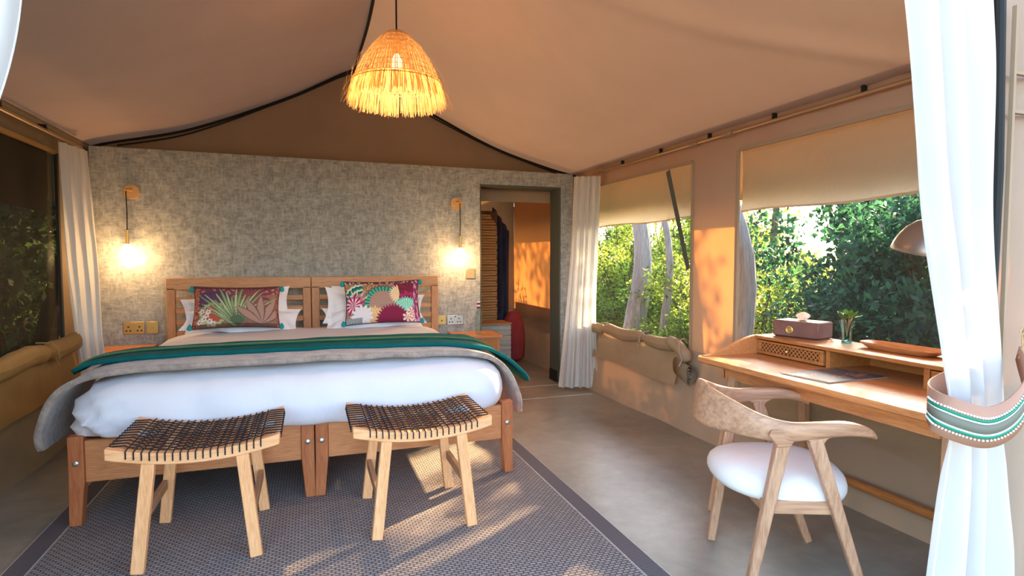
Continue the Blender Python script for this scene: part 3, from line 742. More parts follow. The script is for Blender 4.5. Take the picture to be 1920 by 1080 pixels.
# ================================================================== RUG
t = thing('rug', 'large grey-brown woven rug with flat border under the beds and stools', 'rug', (.083, 3.0, 0))
MB().b2(-1.115, 1.28, 1.62, 4.9, .001, .006).build('field', 'rug', t, smooth=0)
b = MB(); b.b2(-1.213, -1.12, 1.53, 4.99, .001, .005); b.b2(1.285, 1.378, 1.53, 4.99, .001, .005); b.b2(-1.12, 1.285, 1.53, 1.615, .001, .005); b.b2(-1.12, 1.285, 4.905, 4.99, .001, .005)
b.build('border', 'rug_border', t, smooth=0)
b = MB(); 
for x in (-1.1175, 1.2825): b.b2(x - .003, x + .003, 1.61, 4.91, .004, .007)
for x in (-1.213, 1.378): b.b2(x - .002, x + .002, 1.53, 4.99, .002, .006)
stuff(b.build('piping', 'pale_wood', t, smooth=0))

# ================================================================== WALL LAMPS
def wall_lamp(x, z, lean, label):
    t = thing('wall_lamp', label, 'lamp', (x, YB, z), group='bedside wall lamps')
    d = MB(); n = 32
    d.loft([[(x + r * math.cos(a), y, z + r * math.sin(a)) for a in (2 * math.pi * k / n for k in range(n))] for r, y in ((.058, YB), (.060, YB - .004), (.060, YB - .018), (.057, YB - .022))])
    d.build('wall_disc', 'lamp_wood', t)
    hx = x + lean
    MB().tube([(x, YB - .02, z + .01), (hx, YB - .06, z + .012), (hx, YB - .085, z)], .011, 10).build('hook', 'lamp_wood', t)
    MB().tube([(hx, YB - .085, z), (hx + .003, YB - .085, z - .2), (hx, YB - .085, z - .32)], .0042, 6).build('flex', 'black', t)
    MB().lathe([(.002, .115), (.011, .112), (.012, .02), (.016, 0), (.001, 0)], 14, (hx, YB - .085, z - .43)).build('stem', 'brass_dull', t)
    MB().lathe([(.016, .0), (.030, -.012), (.040, -.035)], 20, (hx, YB - .085, z - .428)).build('frosted_cap', 'sheer', t)
    g = MB().lathe([(.040, 0), (.048, -.03), (.050, -.065), (.045, -.10), (.030, -.13), (.010, -.147), (.0005, -.15)], 24, (hx, YB - .085, z - .463)).build('bulb', 'bulb', t)
    L = bpy.data.lights.new('bulb_light', 'POINT'); L.energy = 5.5; L.color = (1, .56, .22); L.shadow_soft_size = .05
    lo = bpy.data.objects.new('bulb_light', L); COL.objects.link(lo); lo.location = (hx, YB - .16, z - .53)
wall_lamp(-1.363, 1.847, -.022, 'glowing wall lamp on a wooden disc at the left of the bed')
wall_lamp(1.364, 1.833, .016, 'glowing wall lamp on a wooden disc at the right of the bed by the doorway')

# ================================================================== SOCKETS
def plate(x0, x1, z0, z1, mat, holes, label, name='wall_socket', cat='socket', rocker=None):
    t = thing(name, label, cat, ((x0 + x1) / 2, YB, z0))
    MB().b2(x0, x1, YB - .011, YB - .0005, z0, z1).build('plate', mat, t, bevel=.003, smooth=30)
    h = MB()
    for hx, hz in holes:
        h.box((x0 + hx, YB - .0115, z0 + hz), (.011, .004, .011))
    if holes: stuff(h.build('pin_holes', 'black', t, smooth=0))
    for rx, rz in (rocker or []):
        MB().box((x0 + rx, YB - .014, z0 + rz), (.012, .008, .018)).build('rocker', mat, t, bevel=.001, smooth=30)
tri = lambda cx: [(cx, .064), (cx - .016, .03), (cx + .016, .03), ]
plate(-1.455, -1.301, .673, .777, 'brass_dull', [(.038, .062), (.024, .03), (.052, .03), (.118, .062), (.104, .03), (.132, .03)], 'brass double wall socket beside the left bedside table', rocker=[(.062, .084), (.092, .084)])
plate(-1.288, -1.20, .673, .775, 'brass_dull', [], 'blank square brass switch plate beside the brass double socket', 'light_switch', 'switch', [(.044, .05)])
plate(1.171, 1.256, .658, .746, 'brass_dull', [(.042, .04)], 'small brass switch plate beside the steel double socket', 'light_switch', 'switch')
plate(1.266, 1.427, .653, .746, 'steel', [(.038, .060), (.024, .028), (.052, .028), (.118, .060), (.104, .028), (.132, .028), (.08, .08)], 'steel double wall socket above the right bedside table')
plate(1.456, 1.548, 1.104, 1.20, 'brass', [], 'square brass light switch under the right wall lamp', 'light_switch', 'switch', [(.040, .05), (.056, .05)])

# ================================================================== PENDANT
PX, PY = .495, 3.45
t = thing('pendant_lamp', 'glowing raffia pendant lamp with long fringe hanging from the tent ridge', 'lamp', (PX, PY, 2.18))
MB().tube([(PX, PY, 3.06), (PX, PY, 2.55)], .005, 6).build('flex', 'black', t)
MB().lathe([(.02, 0), (.022, -.06), (.015, -.09)], 12, (PX, PY, 2.56), True).build('bulb_holder', 'black', t)
MB().lathe([(.012, .05), (.028, .02), (.036, -.01), (.028, -.04), (.001, -.055)], 16, (PX, PY, 2.42)).build('bulb', 'bulb_inner', t)
for r_, z in ((.072, 2.565), (.247, 2.315), (.255, 2.30)):
    MB().tube([(PX + r_ * math.cos(a), PY + r_ * math.sin(a), z) for a in np.linspace(0, 2 * math.pi, 49)], .0035, 5, False).build('ring', 'raffia', t)
sh = MB(); SP = [(.055, 2.59), (.085, 2.565), (.14, 2.505), (.185, 2.44), (.22, 2.375), (.245, 2.315)]
nst = 300
for k in range(nst):
    a = 2 * math.pi * k / nst + random.uniform(-.004, .004); wdt = (2 * math.pi / nst) * .52; rj = random.uniform(-.004, .006)
    vs = []
    for (r_, z) in SP:
        for q in (-1, 1):
            aa = a + q * wdt * random.uniform(.7, 1.0); vs.append((PX + (r_ + rj) * math.cos(aa), PY + (r_ + rj) * math.sin(aa), z))
    sh.add(vs, [(2 * i, 2 * i + 1, 2 * i + 3, 2 * i + 2) for i in range(len(SP) - 1)])
stuff(sh.build('woven_shade', 'raffia_crown', t, smooth=0))
for zz, rr in ((2.53, .115), (2.50, .144), (2.47, .166), (2.44, .187), (2.41, .203), (2.38, .219), (2.35, .232)):
    MB().tube([(PX + rr * math.cos(a), PY + rr * math.sin(a), zz) for a in np.linspace(0, 2 * math.pi, 41)], .0016, 4, False).build('ring', 'raffia', t)
fr = MB()
for k in range(900):
    a = random.uniform(0, 2 * math.pi); L = random.uniform(.095, .135); r0 = random.uniform(.243, .252); r1 = random.uniform(.266, .290)
    if k % 45 == 0: r1 += .05; 
    z0 = 2.31; P = []
    for i in range(4):
        q = i / 3; rr = lerp(r0, r1, q ** .8); aa = a + .03 * q * math.sin(k); P.append((rr, aa, z0 - L * q))
    wdt = random.uniform(.0012, .0030)
    vs = []
    for rr, aa, z in P:
        for q in (-1, 1): vs.append((PX + rr * math.cos(aa + q * wdt / .27), PY + rr * math.sin(aa + q * wdt / .27), z))
    fr.add(vs, [(2 * i, 2 * i + 1, 2 * i + 3, 2 * i + 2) for i in range(3)])
for k in range(26):      # stray strands off the crown
    a = random.choice([random.uniform(2.6, 3.9), random.uniform(-.6, .6), random.uniform(0, 6.28)]); vs = []
    for i in range(6):
        q = i / 5; rr = lerp(.17, random.uniform(.29, .335), q ** .7); z = lerp(2.47, 2.20, q ** 1.4)
        for s in (-1, 1): vs.append((PX + rr * math.cos(a + s * .005), PY + rr * math.sin(a + s * .005), z))
    fr.add(vs, [(2 * i, 2 * i + 1, 2 * i + 3, 2 * i + 2) for i in range(5)])
stuff(fr.build('fringe', 'raffia', t, smooth=0))
L = bpy.data.lights.new('pendant_light', 'POINT'); L.energy = 10; L.color = (1, .62, .27); L.shadow_soft_size = .05
lo = bpy.data.objects.new('pendant_light', L); COL.objects.link(lo); lo.location = (PX, PY, 2.31)

# ================================================================== CURTAINS
def curtain(name, label, levels, folds, amp, mat='sheer', n=90, nz=46, seed=0, cat='curtain', normal=(0, 1), header=None):
    """levels: (z, (xa,ya), (xb,yb), ampscale)"""
    nx, ny = normal
    z0, z1 = levels[0][0], levels[-1][0]
    def at(z):
        T = lambda k: smooth_interp(z, [(l[0], k(l)) for l in levels])
        return T(lambda l: l[1][0]), T(lambda l: l[1][1]), T(lambda l: l[2][0]), T(lambda l: l[2][1]), T(lambda l: l[3])
    def P(u, v):
        z = lerp(z0, z1, v); xa, ya, xb, yb, am = at(z)
        s = u + .035 * math.sin(u * math.pi * folds + seed) * am
        ph = u * math.pi * 2 * folds + seed + .8 * N(u * 4, z * .9, seed)
        d = amp * am * (math.sin(ph) + .35 * math.sin(ph * 2.1 + z * 1.3)) + .008 * N(u * 6, z * 3, seed + 4)
        return (lerp(xa, xb, s) + nx * d, lerp(ya, yb, s) + ny * d, z)
    t = thing(name, label, cat, (levels[0][1][0], levels[0][1][1], z0))
    MB().grid(n, nz, P).build('cloth', mat, t, smooth=80)
    hm = MB().grid(n, 3, lambda u, v: (lambda p: (p[0] - nx * .003, p[1] - ny * .003, p[2]))(P(u, v * .035)))
    hm.build('hem', mat, t, smooth=80)
    return t
curtain('curtain', 'white curtain with deep hem in the right corner beside the doorway', [
    (.03, (2.30, 5.27), (2.665, 5.15), 1.1), (.75, (2.375, 5.26), (2.64, 5.14), 1.0), (1.48, (2.435, 5.26), (2.665, 5.14), .8), (2.10, (2.46, 5.26), (2.685, 5.14), .6)], 4.5, .028, seed=1, normal=(.3, .95))
curtain('curtain', 'white curtain warmed by the lamp in the left corner beside the bed', [
    (.05, (-1.54, 5.0), (-1.38, 5.04), 1.0), (.65, (-1.592, 5.0), (-1.435, 5.05), 1.0), (1.3, (-1.645, 5.0), (-1.462, 5.08), .8), (2.13, (-1.66, 4.98), (-1.60, 5.40), .5)], 3.5, .022, seed=2, normal=(.85, -.5))
t = curtain('curtain', 'large white curtain in the right foreground gathered by a striped tie band', [
    (.0, (1.82, 1.305), (2.27, 1.305), 1.0), (.28, (1.862, 1.305), (2.245, 1.305), 1.0), (.45, (1.888, 1.305), (2.225, 1.305), .95), (.60, (1.912, 1.305), (2.21, 1.305), .8), (.72, (1.938, 1.305), (2.195, 1.305), .5), (.80, (1.935, 1.305), (2.195, 1.305), .45), (.95, (1.90, 1.305), (2.175, 1.305), .6),
    (1.18, (1.845, 1.305), (2.135, 1.305), .75), (1.47, (1.772, 1.305), (2.10, 1.305), .7), (1.76, (1.714, 1.305), (2.085, 1.305), .7), (2.06, (1.668, 1.305), (2.05, 1.305), .7), (2.40, (1.62, 1.305), (2.0, 1.305), .7)], 3.2, .026, seed=4.4, n=140, nz=90)
curtain('curtain', 'white curtain edge at the top left corner of the foreground', [
    (1.0, (-1.12, 1.27), (-.86, 1.27), .6), (1.35, (-.95, 1.27), (-.60, 1.27), .8), (1.559, (-.88, 1.27), (-.512, 1.27), .9), (1.76, (-.84, 1.27), (-.470, 1.27), 1), (2.40, (-.82, 1.27), (-.42, 1.27), 1)], 4, .02, seed=3)
# tie band round the foreground curtain
t = thing('curtain_tie', 'brown leather tie band with green stripes and white beads round the foreground curtain', 'tieback', (2.0, 1.2, .73))
# centre line: (x, y, z_mid, halfheight)
TB = [(2.235, 1.285, .985, .030), (2.16, 1.215, .915, .052), (2.09, 1.18, .862, .060), (2.00, 1.165, .815, .062), (1.91, 1.170, .795, .062), (1.835, 1.195, .812, .062), (1.790, 1.230, .836, .060), (1.815, 1.280, .85, .056), (1.90, 1.335, .86, .05), (2.0, 1.35, .88, .05), (2.12, 1.35, .92, .045), (2.235, 1.345, .975, .03)]
def band(u, lo_, hi_, off=0.):
    x, y, z, h = interp2(u, TB); x2, y2, z2, _ = interp2(min(1, u + .01), TB); x1, y1, z1, _ = interp2(max(0, u - .01), TB)
    d = Vector((x2 - x1, y2 - y1, 0)); nn = Vector((d.y, -d.x, 0)).normalized()
    tilt = Vector((x2 - x1, y2 - y1, z2 - z1)).normalized(); upv = (Vector((0, 0, 1)) - tilt * tilt.z).normalized()
    c_ = Vector((x, y, z)); 
    outv = nn * off
    return [tuple(c_ + outv + upv * h * q) for q in (lo_, hi_)]
def strip(lo_, hi_, off, u0=0, u1=1, n=110):
    mb = MB(); vs = []
    for i in range(n + 1):
        vs += band(lerp(u0, u1, i / n), lo_, hi_, off)
    mb.add(vs, [(2 * i, 2 * i + 2, 2 * i + 3, 2 * i + 1) for i in range(n)]); return mb
strip(-1, 1, 0).build('band', 'tie_leather', t, solid=.005, smooth=60)
strip(-.32, .16, -.0045, .03, .62).build('woven_stripe', 'tie_grey', t, solid=.002, smooth=60)
for lo_, hi_ in ((.24, .37), (-.53, -.40)): strip(lo_, hi_, -.0055, .03, .62).build('green_stripe', 'tie_green', t, solid=.003, smooth=60)
for lo_, hi_ in ((.16, .24), (-.40, -.32)): strip(lo_, hi_, -.0050, .03, .62).build('white_line', 'bead', t, solid=.003, smooth=60)
bd = MB(); ph = (1 + 5 ** .5) / 2
for lv in (.46, -.62):
    for i in range(52):
        p = band(.035 + .585 * i / 51, lv, lv, -.0055)[0]
        bd.lathe([(.0005, .0036), (.0032, .0018), (.0038, 0), (.0032, -.0018), (.0005, -.0036)], 7, p)
o = bd.build('bead_row', 'bead', t, smooth=60); stuff(o)
rp = MB(); rp.tube([(2.225, 1.275, .985), (2.25, 1.27, 1.02), (2.262, 1.285, 1.06)], .006, 6); rp.tube([(2.215, 1.27, .97), (2.25, 1.262, 1.0), (2.27, 1.285, 1.07)], .005, 6)
for k in range(7):
    a = k * .9; rp.tube([(2.262, 1.283, 1.06), (2.262 + .03 * math.cos(a), 1.275, 1.06 + .03 * math.sin(a)), (2.262 + .05 * math.cos(a + .4), 1.27, 1.05 + .06 * math.sin(a + .3))], .0022, 4)
rp.build('tie_rope', 'rope', t)

# ---- curtain rods
def rod(x, y0, y1, z, sx, label):
    t = thing('curtain_rod', label, 'rod', (x, (y0 + y1) / 2, z), group='brass curtain rods along the eaves')
    MB().tube([(x, y0, z), (x, y1, z)], .011, 12).build('tube', 'rod', t)
    for k, y in enumerate(np.arange(y0 + .25, y1, .62)):
        b = MB(); b.box((x + sx * .028, y, z + .032), (.05, .016, .03)); b.tube([(x + sx * .02, y, z + .02), (x, y, z + .014)], .005, 6)
        b.build('bracket', 'black', t, smooth=30)
    return t
rod(XR - .03, 1.45, 5.36, 2.15, 1, 'brass curtain rod high along the right tent wall')
rod(XL + .05, 1.45, 5.42, 2.155, -1, 'brass curtain rod high along the left tent wall')
lp = MB()
for y in (3.34, 3.72):
    lp.tube([(XR - .03, y - .04, 2.15), (XR - .03, y + .04, 2.15)], .019, 10)
tag(lp.build('rod_sleeve', 'binding', loc=(XR - .03, 3.53, 2.15)), 'pair of canvas loops holding the right curtain rod above the wall strip', 'loops')

# ================================================================== ROLLED FLAPS UNDER THE WINDOWS
def flap(xw, sx, y0, y1, ztop, zbot, mat, straps, label, rolld=.045, seed=0):
    t = thing('rolled_flap', label, 'flap', (xw, (y0 + y1) / 2, zbot))
    def roll(u, v):
        y = lerp(y0, y1, u); pin = sum(math.exp(-((y - s) / .05) ** 2) for s in straps)
        r_ = rolld * (1 - .35 * pin) * (1 + .15 * N(y * 4, v, seed)); sag = -.022 * math.sin(math.pi * ((y - y0) / (y1 - y0) * (len(straps) + 1) % 1))
        a = 2 * math.pi * v
        return (xw + sx * (rolld + .004 + r_ * .9 * math.cos(a)), y, ztop - .045 + sag + r_ * 1.15 * math.sin(a) + .004 * N(y * 9, v * 5, seed))
    MB().grid(90, 14, roll).build('roll', mat, t, smooth=80)
    def pan(u, v):
        y = lerp(y0, y1, u); pin = max([0] + [math.exp(-((y - s) / .22) ** 2) * math.exp(-((1 - v) / .5) ** 2) for s in straps])
        fold = .012 * math.sin((y * 11 + v * 6)) * v + .016 * N(y * 3.2 + v * 2, v * 2.2, seed + 2)
        zb = zbot + .012 * math.sin(y * 4 + seed)
        return (xw + sx * (.028 + .045 * (1 - v) + fold + .012 * pin), y, lerp(zb, ztop - .07, v))
    MB().grid(90, 16, pan).build('panel', mat, t, smooth=80)
    for s in straps:
        k = MB(); xk = xw + sx * (2 * rolld + .012)
        k.tube([(xw + sx * .01, s, ztop + .005), (xk - sx * .03, s, ztop + .002), (xk, s, ztop - .045), (xk - sx * .012, s + .004, ztop - .10), (xk, s + .01, ztop - .15)], .005, 5)
        k.tube([(xk, s, ztop - .06), (xk + sx * .01, s - .018, ztop - .085), (xk, s, ztop - .11), (xk + sx * .01, s + .02, ztop - .09), (xk, s, ztop - .06)], .004, 5)
        k.build('strap', mat, t)
    return t
flap(XR - .04, -1, 3.80, 5.43, .685, .335, 'canvas_flap', (4.27, 4.98), 'rolled canvas flap tied under the window beside the doorway', seed=1)
flap(XR - .04, -1, 1.45, 3.23, .685, .36, 'canvas_flap', (1.9, 2.55), 'rolled canvas flap under the window behind the desk', seed=5)
flap(XL + .03, 1, 1.75, 5.1, .755, .37, 'canvas_goldlit', (2.3, 3.35, 4.52), 'rolled canvas flap with golden lamplight in its colour tied under the left window', .058, seed=3)
# the loose spiral roll end hanging at the wall strip
t = thing('canvas_roll', 'loose end of rolled canvas showing its spiral beside the desk tip', 'roll', (2.66, 3.72, .36))
def spiral(th_): return .008 + .0105 * th_ / (2 * math.pi)
sp = MB(); ns = 90; ring = []
for i in range(ns + 1):
    a = i / ns * 3.1 * 2 * math.pi; r_ = (.006 + .0135 * a / (2 * math.pi)) * (1 + .10 * math.sin(3 * a + 1)); ring.append((r_ * math.cos(a), r_ * 1.75 * math.sin(a)))
vs = []
for (x, z) in ring:
    vs += [(2.635 + x, 3.60, .445 + z), (2.655 + x, 3.80, .49 + z * .9)]
sp.add(vs, [(2 * i, 2 * i + 2, 2 * i + 3, 2 * i + 1) for i in range(ns)])
sp.build('spiral', 'canvas_dark', t, solid=.003, smooth=80)
k = MB()
k.tube([(2.66, 3.90, .655), (2.655, 3.82, .64), (2.65, 3.74, .61), (2.645, 3.68, .575), (2.64, 3.65, .54)], [.044, .05, .046, .05, .03], 12)
k.build('bunched_top', 'canvas_flap', t, smooth=80)
k = MB(); k.tube([(2.60, 3.70, .69), (2.585, 3.68, .62), (2.60, 3.66, .55), (2.58, 3.67, .50)], .006, 6); k.tube([(2.60, 3.70, .69), (2.66, 3.72, .70), (2.70, 3.74, .66)], .006, 6); k.build('strap', 'canvas', t)

# ================================================================== DESK
DZ0, DZ1 = .728, .76
t = thing('desk', 'wooden writing desk with raised back shelf and cane drawers under the window', 'desk', (2.36, 2.05, 0))
# top: left end tapers to a rounded tip
dt = MB(); XF, XBk, YL, YR_ = 2.02, 2.69, 2.735, 1.39
out = []
for k in range(9): a = math.pi / 2 * k / 8; out.append((XF + .05 - .05 * math.sin(a + 0), YL - .05 + .05 * math.cos(a)))
out = [(XBk, YL)] + out + [(XF, 2.2), (XF, YR_), (XBk, YR_)]
dt.loft([[(x + i, y, z) for x, y in out] for i, z in ((.008, DZ0), (0, DZ0 + .008), (0, DZ1 - .006), (.004, DZ1))])
dt.build('desk_top', 'desk_wood', t, smooth=40)
ap = MB(); ap.b2(2.115, 2.135, YR_ + .08, 2.60, .655, DZ0); ap.b2(2.62, 2.64, YR_ + .08, 2.60, .655, DZ0); ap.b2(2.115, 2.64, 2.59, 2.61, .655, DZ0); ap.b2(2.115, 2.64, YR_ + .06, YR_ + .08, .655, DZ0)
ap.build('apron', 'desk_wood', t, bevel=.002, smooth=30)
for y, yb, xb in ((2.545, 2.46, 1.945), (YR_ + .035, YR_ + .03, 2.10)):
    MB().bar((2.155, y, .73), (xb, yb, 0), (.052, .046), (.036, .032), side=(0, 1, 0)).build('leg', 'desk_leg', t, bevel=.003, smooth=30)
    MB().bar((2.60, y - .01, .73), (2.63, y - .01, 0), (.052, .046), (.036, .032), side=(0, 1, 0)).build('leg', 'desk_leg', t, bevel=.003, smooth=30)
st = MB(); ys = np.linspace(2.50, YR_ + .10, 13); st.tube([(2.625, y, .15) for y in ys], [.014 + .010 * math.sin(math.pi * i / 12) for i in range(13)], 12); st.build('turned_rail', 'desk_dark', t)
HZ = .865; HX = 2.41
MB().b2(HX - .012, XBk, YR_ + .01, 2.70, HZ - .018, HZ).build('shelf_top', 'desk_dark', t, bevel=.003, smooth=30)
MB().b2(XBk - .012, XBk, YR_ + .01, 2.70, DZ1, HZ - .018).build('back_board', 'desk_dark', t, smooth=0)
# curved end cheek
for yy in (2.685, YR_ + .01):
    ck = MB(); prof = []
    for k in range(15):
        q = k / 14; x = lerp(2.055, HX + .02, q); z = DZ1 + .004 + (HZ - DZ1 - .004) * (q * q * (3 - 2 * q)); prof.append((x, z))
    prof = [(2.055, DZ1 - .001)] + prof + [(XBk, HZ), (XBk, DZ1 - .001)]
    ck.loft([[(x, yy, z) for x, z in prof], [(x, yy + .03, z) for x, z in prof]]); ck.build('end_cheek', 'desk_wood', t, smooth=40, bevel=.004)
for y in (2.245, 2.215, 1.79, 1.76): pass
for y0, y1 in ((2.19, 2.215), (1.70, 1.725)):
    MB().b2(HX, XBk - .012, y0, y1, DZ1, HZ - .018).build('divider', 'desk_dark', t, smooth=0, bevel=.002)
cane = MT('cane'); cm = cane
vv = cm.mapping((1, 1, 1)); sx_ = cm.n('ShaderNodeSeparateXYZ'); cm.l(vv, sx_.inputs[0])
gy = cm.math('SINE', cm.math('MULTIPLY', sx_.outputs[1], 2 * math.pi / .026)); gz = cm.math('SINE', cm.math('MULTIPLY', sx_.outputs[2], 2 * math.pi / .026))
gg = cm.math('MULTIPLY', gy, gz); cc_ = cm.ramp(cm.math('ADD', cm.math('MULTIPLY', gg, .5), .5), [(.50, (.42, .16, .045)), (.66, (.05, .015, .006))])
bb_ = cm.bsdf(cc_, .6); cm.bump(bb_, gg, .4, -.003); M['cane'] = cm.end(bb_)
for y0, y1, nm in ((2.225, 2.675, 'l'), (1.405, 1.69, 'r')):
    d = MB(); z0, z1 = DZ1 + .006, HZ - .024
    d.b2(HX - .006, HX + .012, y0, y1, z0, z0 + .016); d.b2(HX - .006, HX + .012, y0, y1, z1 - .012, z1); d.b2(HX - .006, HX + .012, y0, y0 + .022, z0 + .016, z1 - .012); d.b2(HX - .006, HX + .012, y1 - .022, y1, z0 + .016, z1 - .012)
    dr = d.build('drawer', 'desk_dark', t, bevel=.0025, smooth=30)
    MB().b2(HX + .002, HX + .010, y0 + .022, y1 - .022, z0 + .016, z1 - .012).build('cane_front', 'cane', dr, smooth=0)
    MB().b2(HX + .0121, XBk - .03, y0 + .01, y1 - .01, z0, z1 - .01).build('drawer_box', 'desk_dark', dr, smooth=0)
    kn = MB(); n = 12
    kn.loft([[(HX + x, (y0 + y1) / 2 + r * math.cos(a), (z0 + z1) / 2 + r * math.sin(a)) for a in (2 * math.pi * q / n for q in range(n))] for x, r in ((.004, .004), (-.010, .004), (-.013, .009), (-.020, .010), (-.025, .006), (-.026, .0005))])
    kn.build('knob', 'brass', dr)

# things on the desk
t = thing('tissue_box', 'brown leather tissue box with round clasp on the desk shelf', 'box', (2.59, 2.52, HZ)); a0 = math.atan2(-.25, .07)
bx = Matrix.Rotation(a0 + math.pi / 2, 3, 'Z')
def lb(x, y, z): q = bx @ Vector((x, y, 0)); return (2.585 + q.x, 2.535 + q.y, HZ + z)
b = MB(); 
def lbox(mb, x0, x1, y0, y1, z0, z1): mb.add([lb(x, y, z) for x in (x0, x1) for y in (y0, y1) for z in (z0, z1)], [(0, 1, 3, 2), (4, 6, 7, 5), (0, 4, 5, 1), (2, 3, 7, 6), (0, 2, 6, 4), (1, 5, 7, 3)])
lbox(b, -.075, .075, -.130, .130, .004, .092); b.build('box_body', 'leather', t, bevel=.008, smooth=40)
b = MB(); lbox(b, -.065, .065, -.12, .12, 0, .005); b.build('base', 'black', t, smooth=0)
b = MB(); lbox(b, -.010, .010, -.055, .055, .0915, .0935); b.build('slot', 'black', t, smooth=0)
k = MB(); n = 20
c0 = lb(-.077, .030, .042)
dirx = bx @ Vector((-1, 0, 0)); diry = bx @ Vector((0, 1, 0))
k.loft([[tuple(Vector(c0) + dirx * q + diry * r * math.cos(a) + Vector((0, 0, r * math.sin(a)))) for a in (2 * math.pi * i / n for i in range(n))] for q, r in ((-.004, .022), (.004, .022), (.006, .017), (.004, .013), (.004, .008), (.009, .006), (.010, .001))])
k.build('clasp', 'brass_dull', t)
ts = MB(); rg = []
for i in range(7):
    q = i / 6; r_ = [.010, .020, .028, .030, .026, .016, .002][i]; z = [.092, .100, .108, .117, .126, .133, .136][i]
    rg.append([lb(.012 * q + r_ * .6 * math.cos(a) * (1 + .3 * math.sin(3 * a + i)), r_ * math.sin(a) * (1.1 + .3 * math.cos(2 * a + i)), z + .004 * math.sin(4 * a)) for a in (2 * math.pi * j / 14 for j in range(14))])
ts.loft(rg); ts.build('tissue', 'tissue', t, smooth=50)
t = thing('sprig_glass', 'small water glass holding a leafy green sprig on the desk shelf', 'glass', (2.625, 2.285, HZ))
gx, gy_ = 2.625, 2.285
MB().lathe([(.001, 0), (.024, .001), (.026, .012), (.024, .03), (.026, .07), (.037, .112), (.035, .112), (.024, .07), (.022, .03), (.020, .016), (.001, .014)], 24, (gx, gy_, HZ)).build('glass_cup', 'glass', t)
MB().lathe([(.001, .0), (.0245, .002), (.0255, .010), (.001, .013)], 20, (gx, gy_, HZ + .0005)).build('glass_foot', plain('aqua_glass', (.15, .6, .55), .1, **{'Transmission Weight': .6}), t)
sg = MB()
for k in range(9):
    a = k * 2.4; e = (gx + .030 * math.cos(a), gy_ + .030 * math.sin(a), HZ + .135 + .02 * math.sin(k * 1.7))
    sg.tube([(gx, gy_, HZ + .03), (gx + .01 * math.cos(a), gy_ + .01 * math.sin(a), HZ + .09), e], .0014, 4)
sg.build('stalks', 'stalk' if False else 'rope', t)
for k in range(14):
    a = k * 2.4; r_ = .018 + .016 * (k % 3) / 2; c_ = Vector((gx + r_ * math.cos(a), gy_ + r_ * math.sin(a), HZ + .125 + .018 * ((k * 5) % 4) / 3))
    d = Vector((math.cos(a), math.sin(a), .9 + .6 * math.sin(k))).normalized(); s_ = d.cross(Vector((0, 0, 1))).normalized(); nn = s_.cross(d)
    lf = MB(); L_ = .042
    lf.add([c_, c_ + d * L_ * .35 + s_ * .014 + nn * .002, c_ + d * L_ * .75 + s_ * .011, c_ + d * L_, c_ + d * L_ * .75 - s_ * .011, c_ + d * L_ * .35 - s_ * .014 + nn * .002, c_ + d * L_ * .5 - nn * .004], [(0, 1, 6), (1, 2, 6), (2, 3, 6), (3, 4, 6), (4, 5, 6), (5, 0, 6)])
    lf.build('leaf', 'sprig', t, smooth=60)
t = thing('wooden_tray', 'shallow carved wooden tray on the desk shelf behind the curtain edge', 'tray', (2.60, 1.96, HZ))
ty = MB(); rg = []
for sx1, sz in ((.72, 0), (.80, .004), (1.0, .026), (.985, .032), (.95, .030), (.80, .012), (.0, .010)):
    rg.append([(2.595 + .066 * sx1 * math.copysign(abs(math.cos(a)) ** .6, math.cos(a)), 1.965 + .195 * (sx1 if sx1 > .1 else 0) * math.copysign(abs(math.sin(a)) ** .45, math.sin(a)), HZ + .0005 + sz) for a in (2 * math.pi * k / 40 for k in range(40))])
ty.loft(rg); ty.build('tray_body', 'desk_wood', t, smooth=40)
t = thing('booklet', 'thin dark booklet with orange floral print lying on the desk top', 'booklet', (2.27, 2.05, DZ1))
bk = MB(); P = [(2.09, 2.165), (2.425, 2.16), (2.475, 1.935), (2.12, 1.925)]
bk.loft([[(x, y, DZ1 + z) for x, y in P] for z in (.0008, .004)]); bk.build('pages', 'bead', t, smooth=0)
bk = MB(); P2 = [(2.086, 2.169), (2.427, 2.164), (2.479, 1.931), (2.116, 1.921)]
bk.loft([[(x, y, DZ1 + z) for x, y in P2] for z in (.0041, .0062)]); bk.build('cover', 'cover', t, smooth=0)
# desk lamp: dome shade leaning out past the curtain
t = thing('desk_lamp', 'metal desk lamp with a ribbed dome shade half hidden by the foreground curtain', 'lamp', (2.60, 1.62, HZ))
lc = Vector((2.55, 1.80, 1.325)); ax = Vector((.0, -.22, 1)).normalized(); e1 = Vector((1, 0, 0)); e2 = ax.cross(e1).normalized()
rg = []
for r_, hgt in ((.158, -.002), (.160, .004), (.154, .030), (.142, .062), (.120, .098), (.090, .126), (.055, .143), (.022, .150), (.02, .17), (.004, .172)):
    rg.append([tuple(lc + e1 * r_ * (1 + (.010 if q % 2 else 0)) * math.cos(a) + e2 * r_ * (1 + (.010 if q % 2 else 0)) * math.sin(a) + ax * hgt) for q, a in enumerate(2 * math.pi * k / 48 for k in range(48))])
MB().loft(rg, True, False).build('shade', 'shade_metal' if 'shade_metal' in M else 'steel', t, smooth=50)
m = MT('shade_brown'); M['shade_metal'] = m.end(m.bsdf((.36, .27, .21), .35, .7))
t.children[0].data.materials[0] = M['shade_metal']
rg2 = [[tuple(Vector(p) * 1 + (lc - Vector(p)).normalized() * .004) for p in r] for r in rg[:7]]
MB().loft(rg2, True, False).build('shade_lining', 'brass', t, smooth=50)
MB().lathe([(.001, .03), (.02, .02), (.026, 0), (.02, -.02), (.001, -.028)], 14, tuple(lc + ax * .06)).build('bulb', 'bulb_inner', t)
MB().tube([(2.60, 1.60, HZ + .01), (2.60, 1.585, 1.15), (2.59, 1.60, 1.40), (2.57, 1.68, 1.51), (2.553, 1.76, 1.50)], .008, 8).build('stand', 'brass_dull', t)
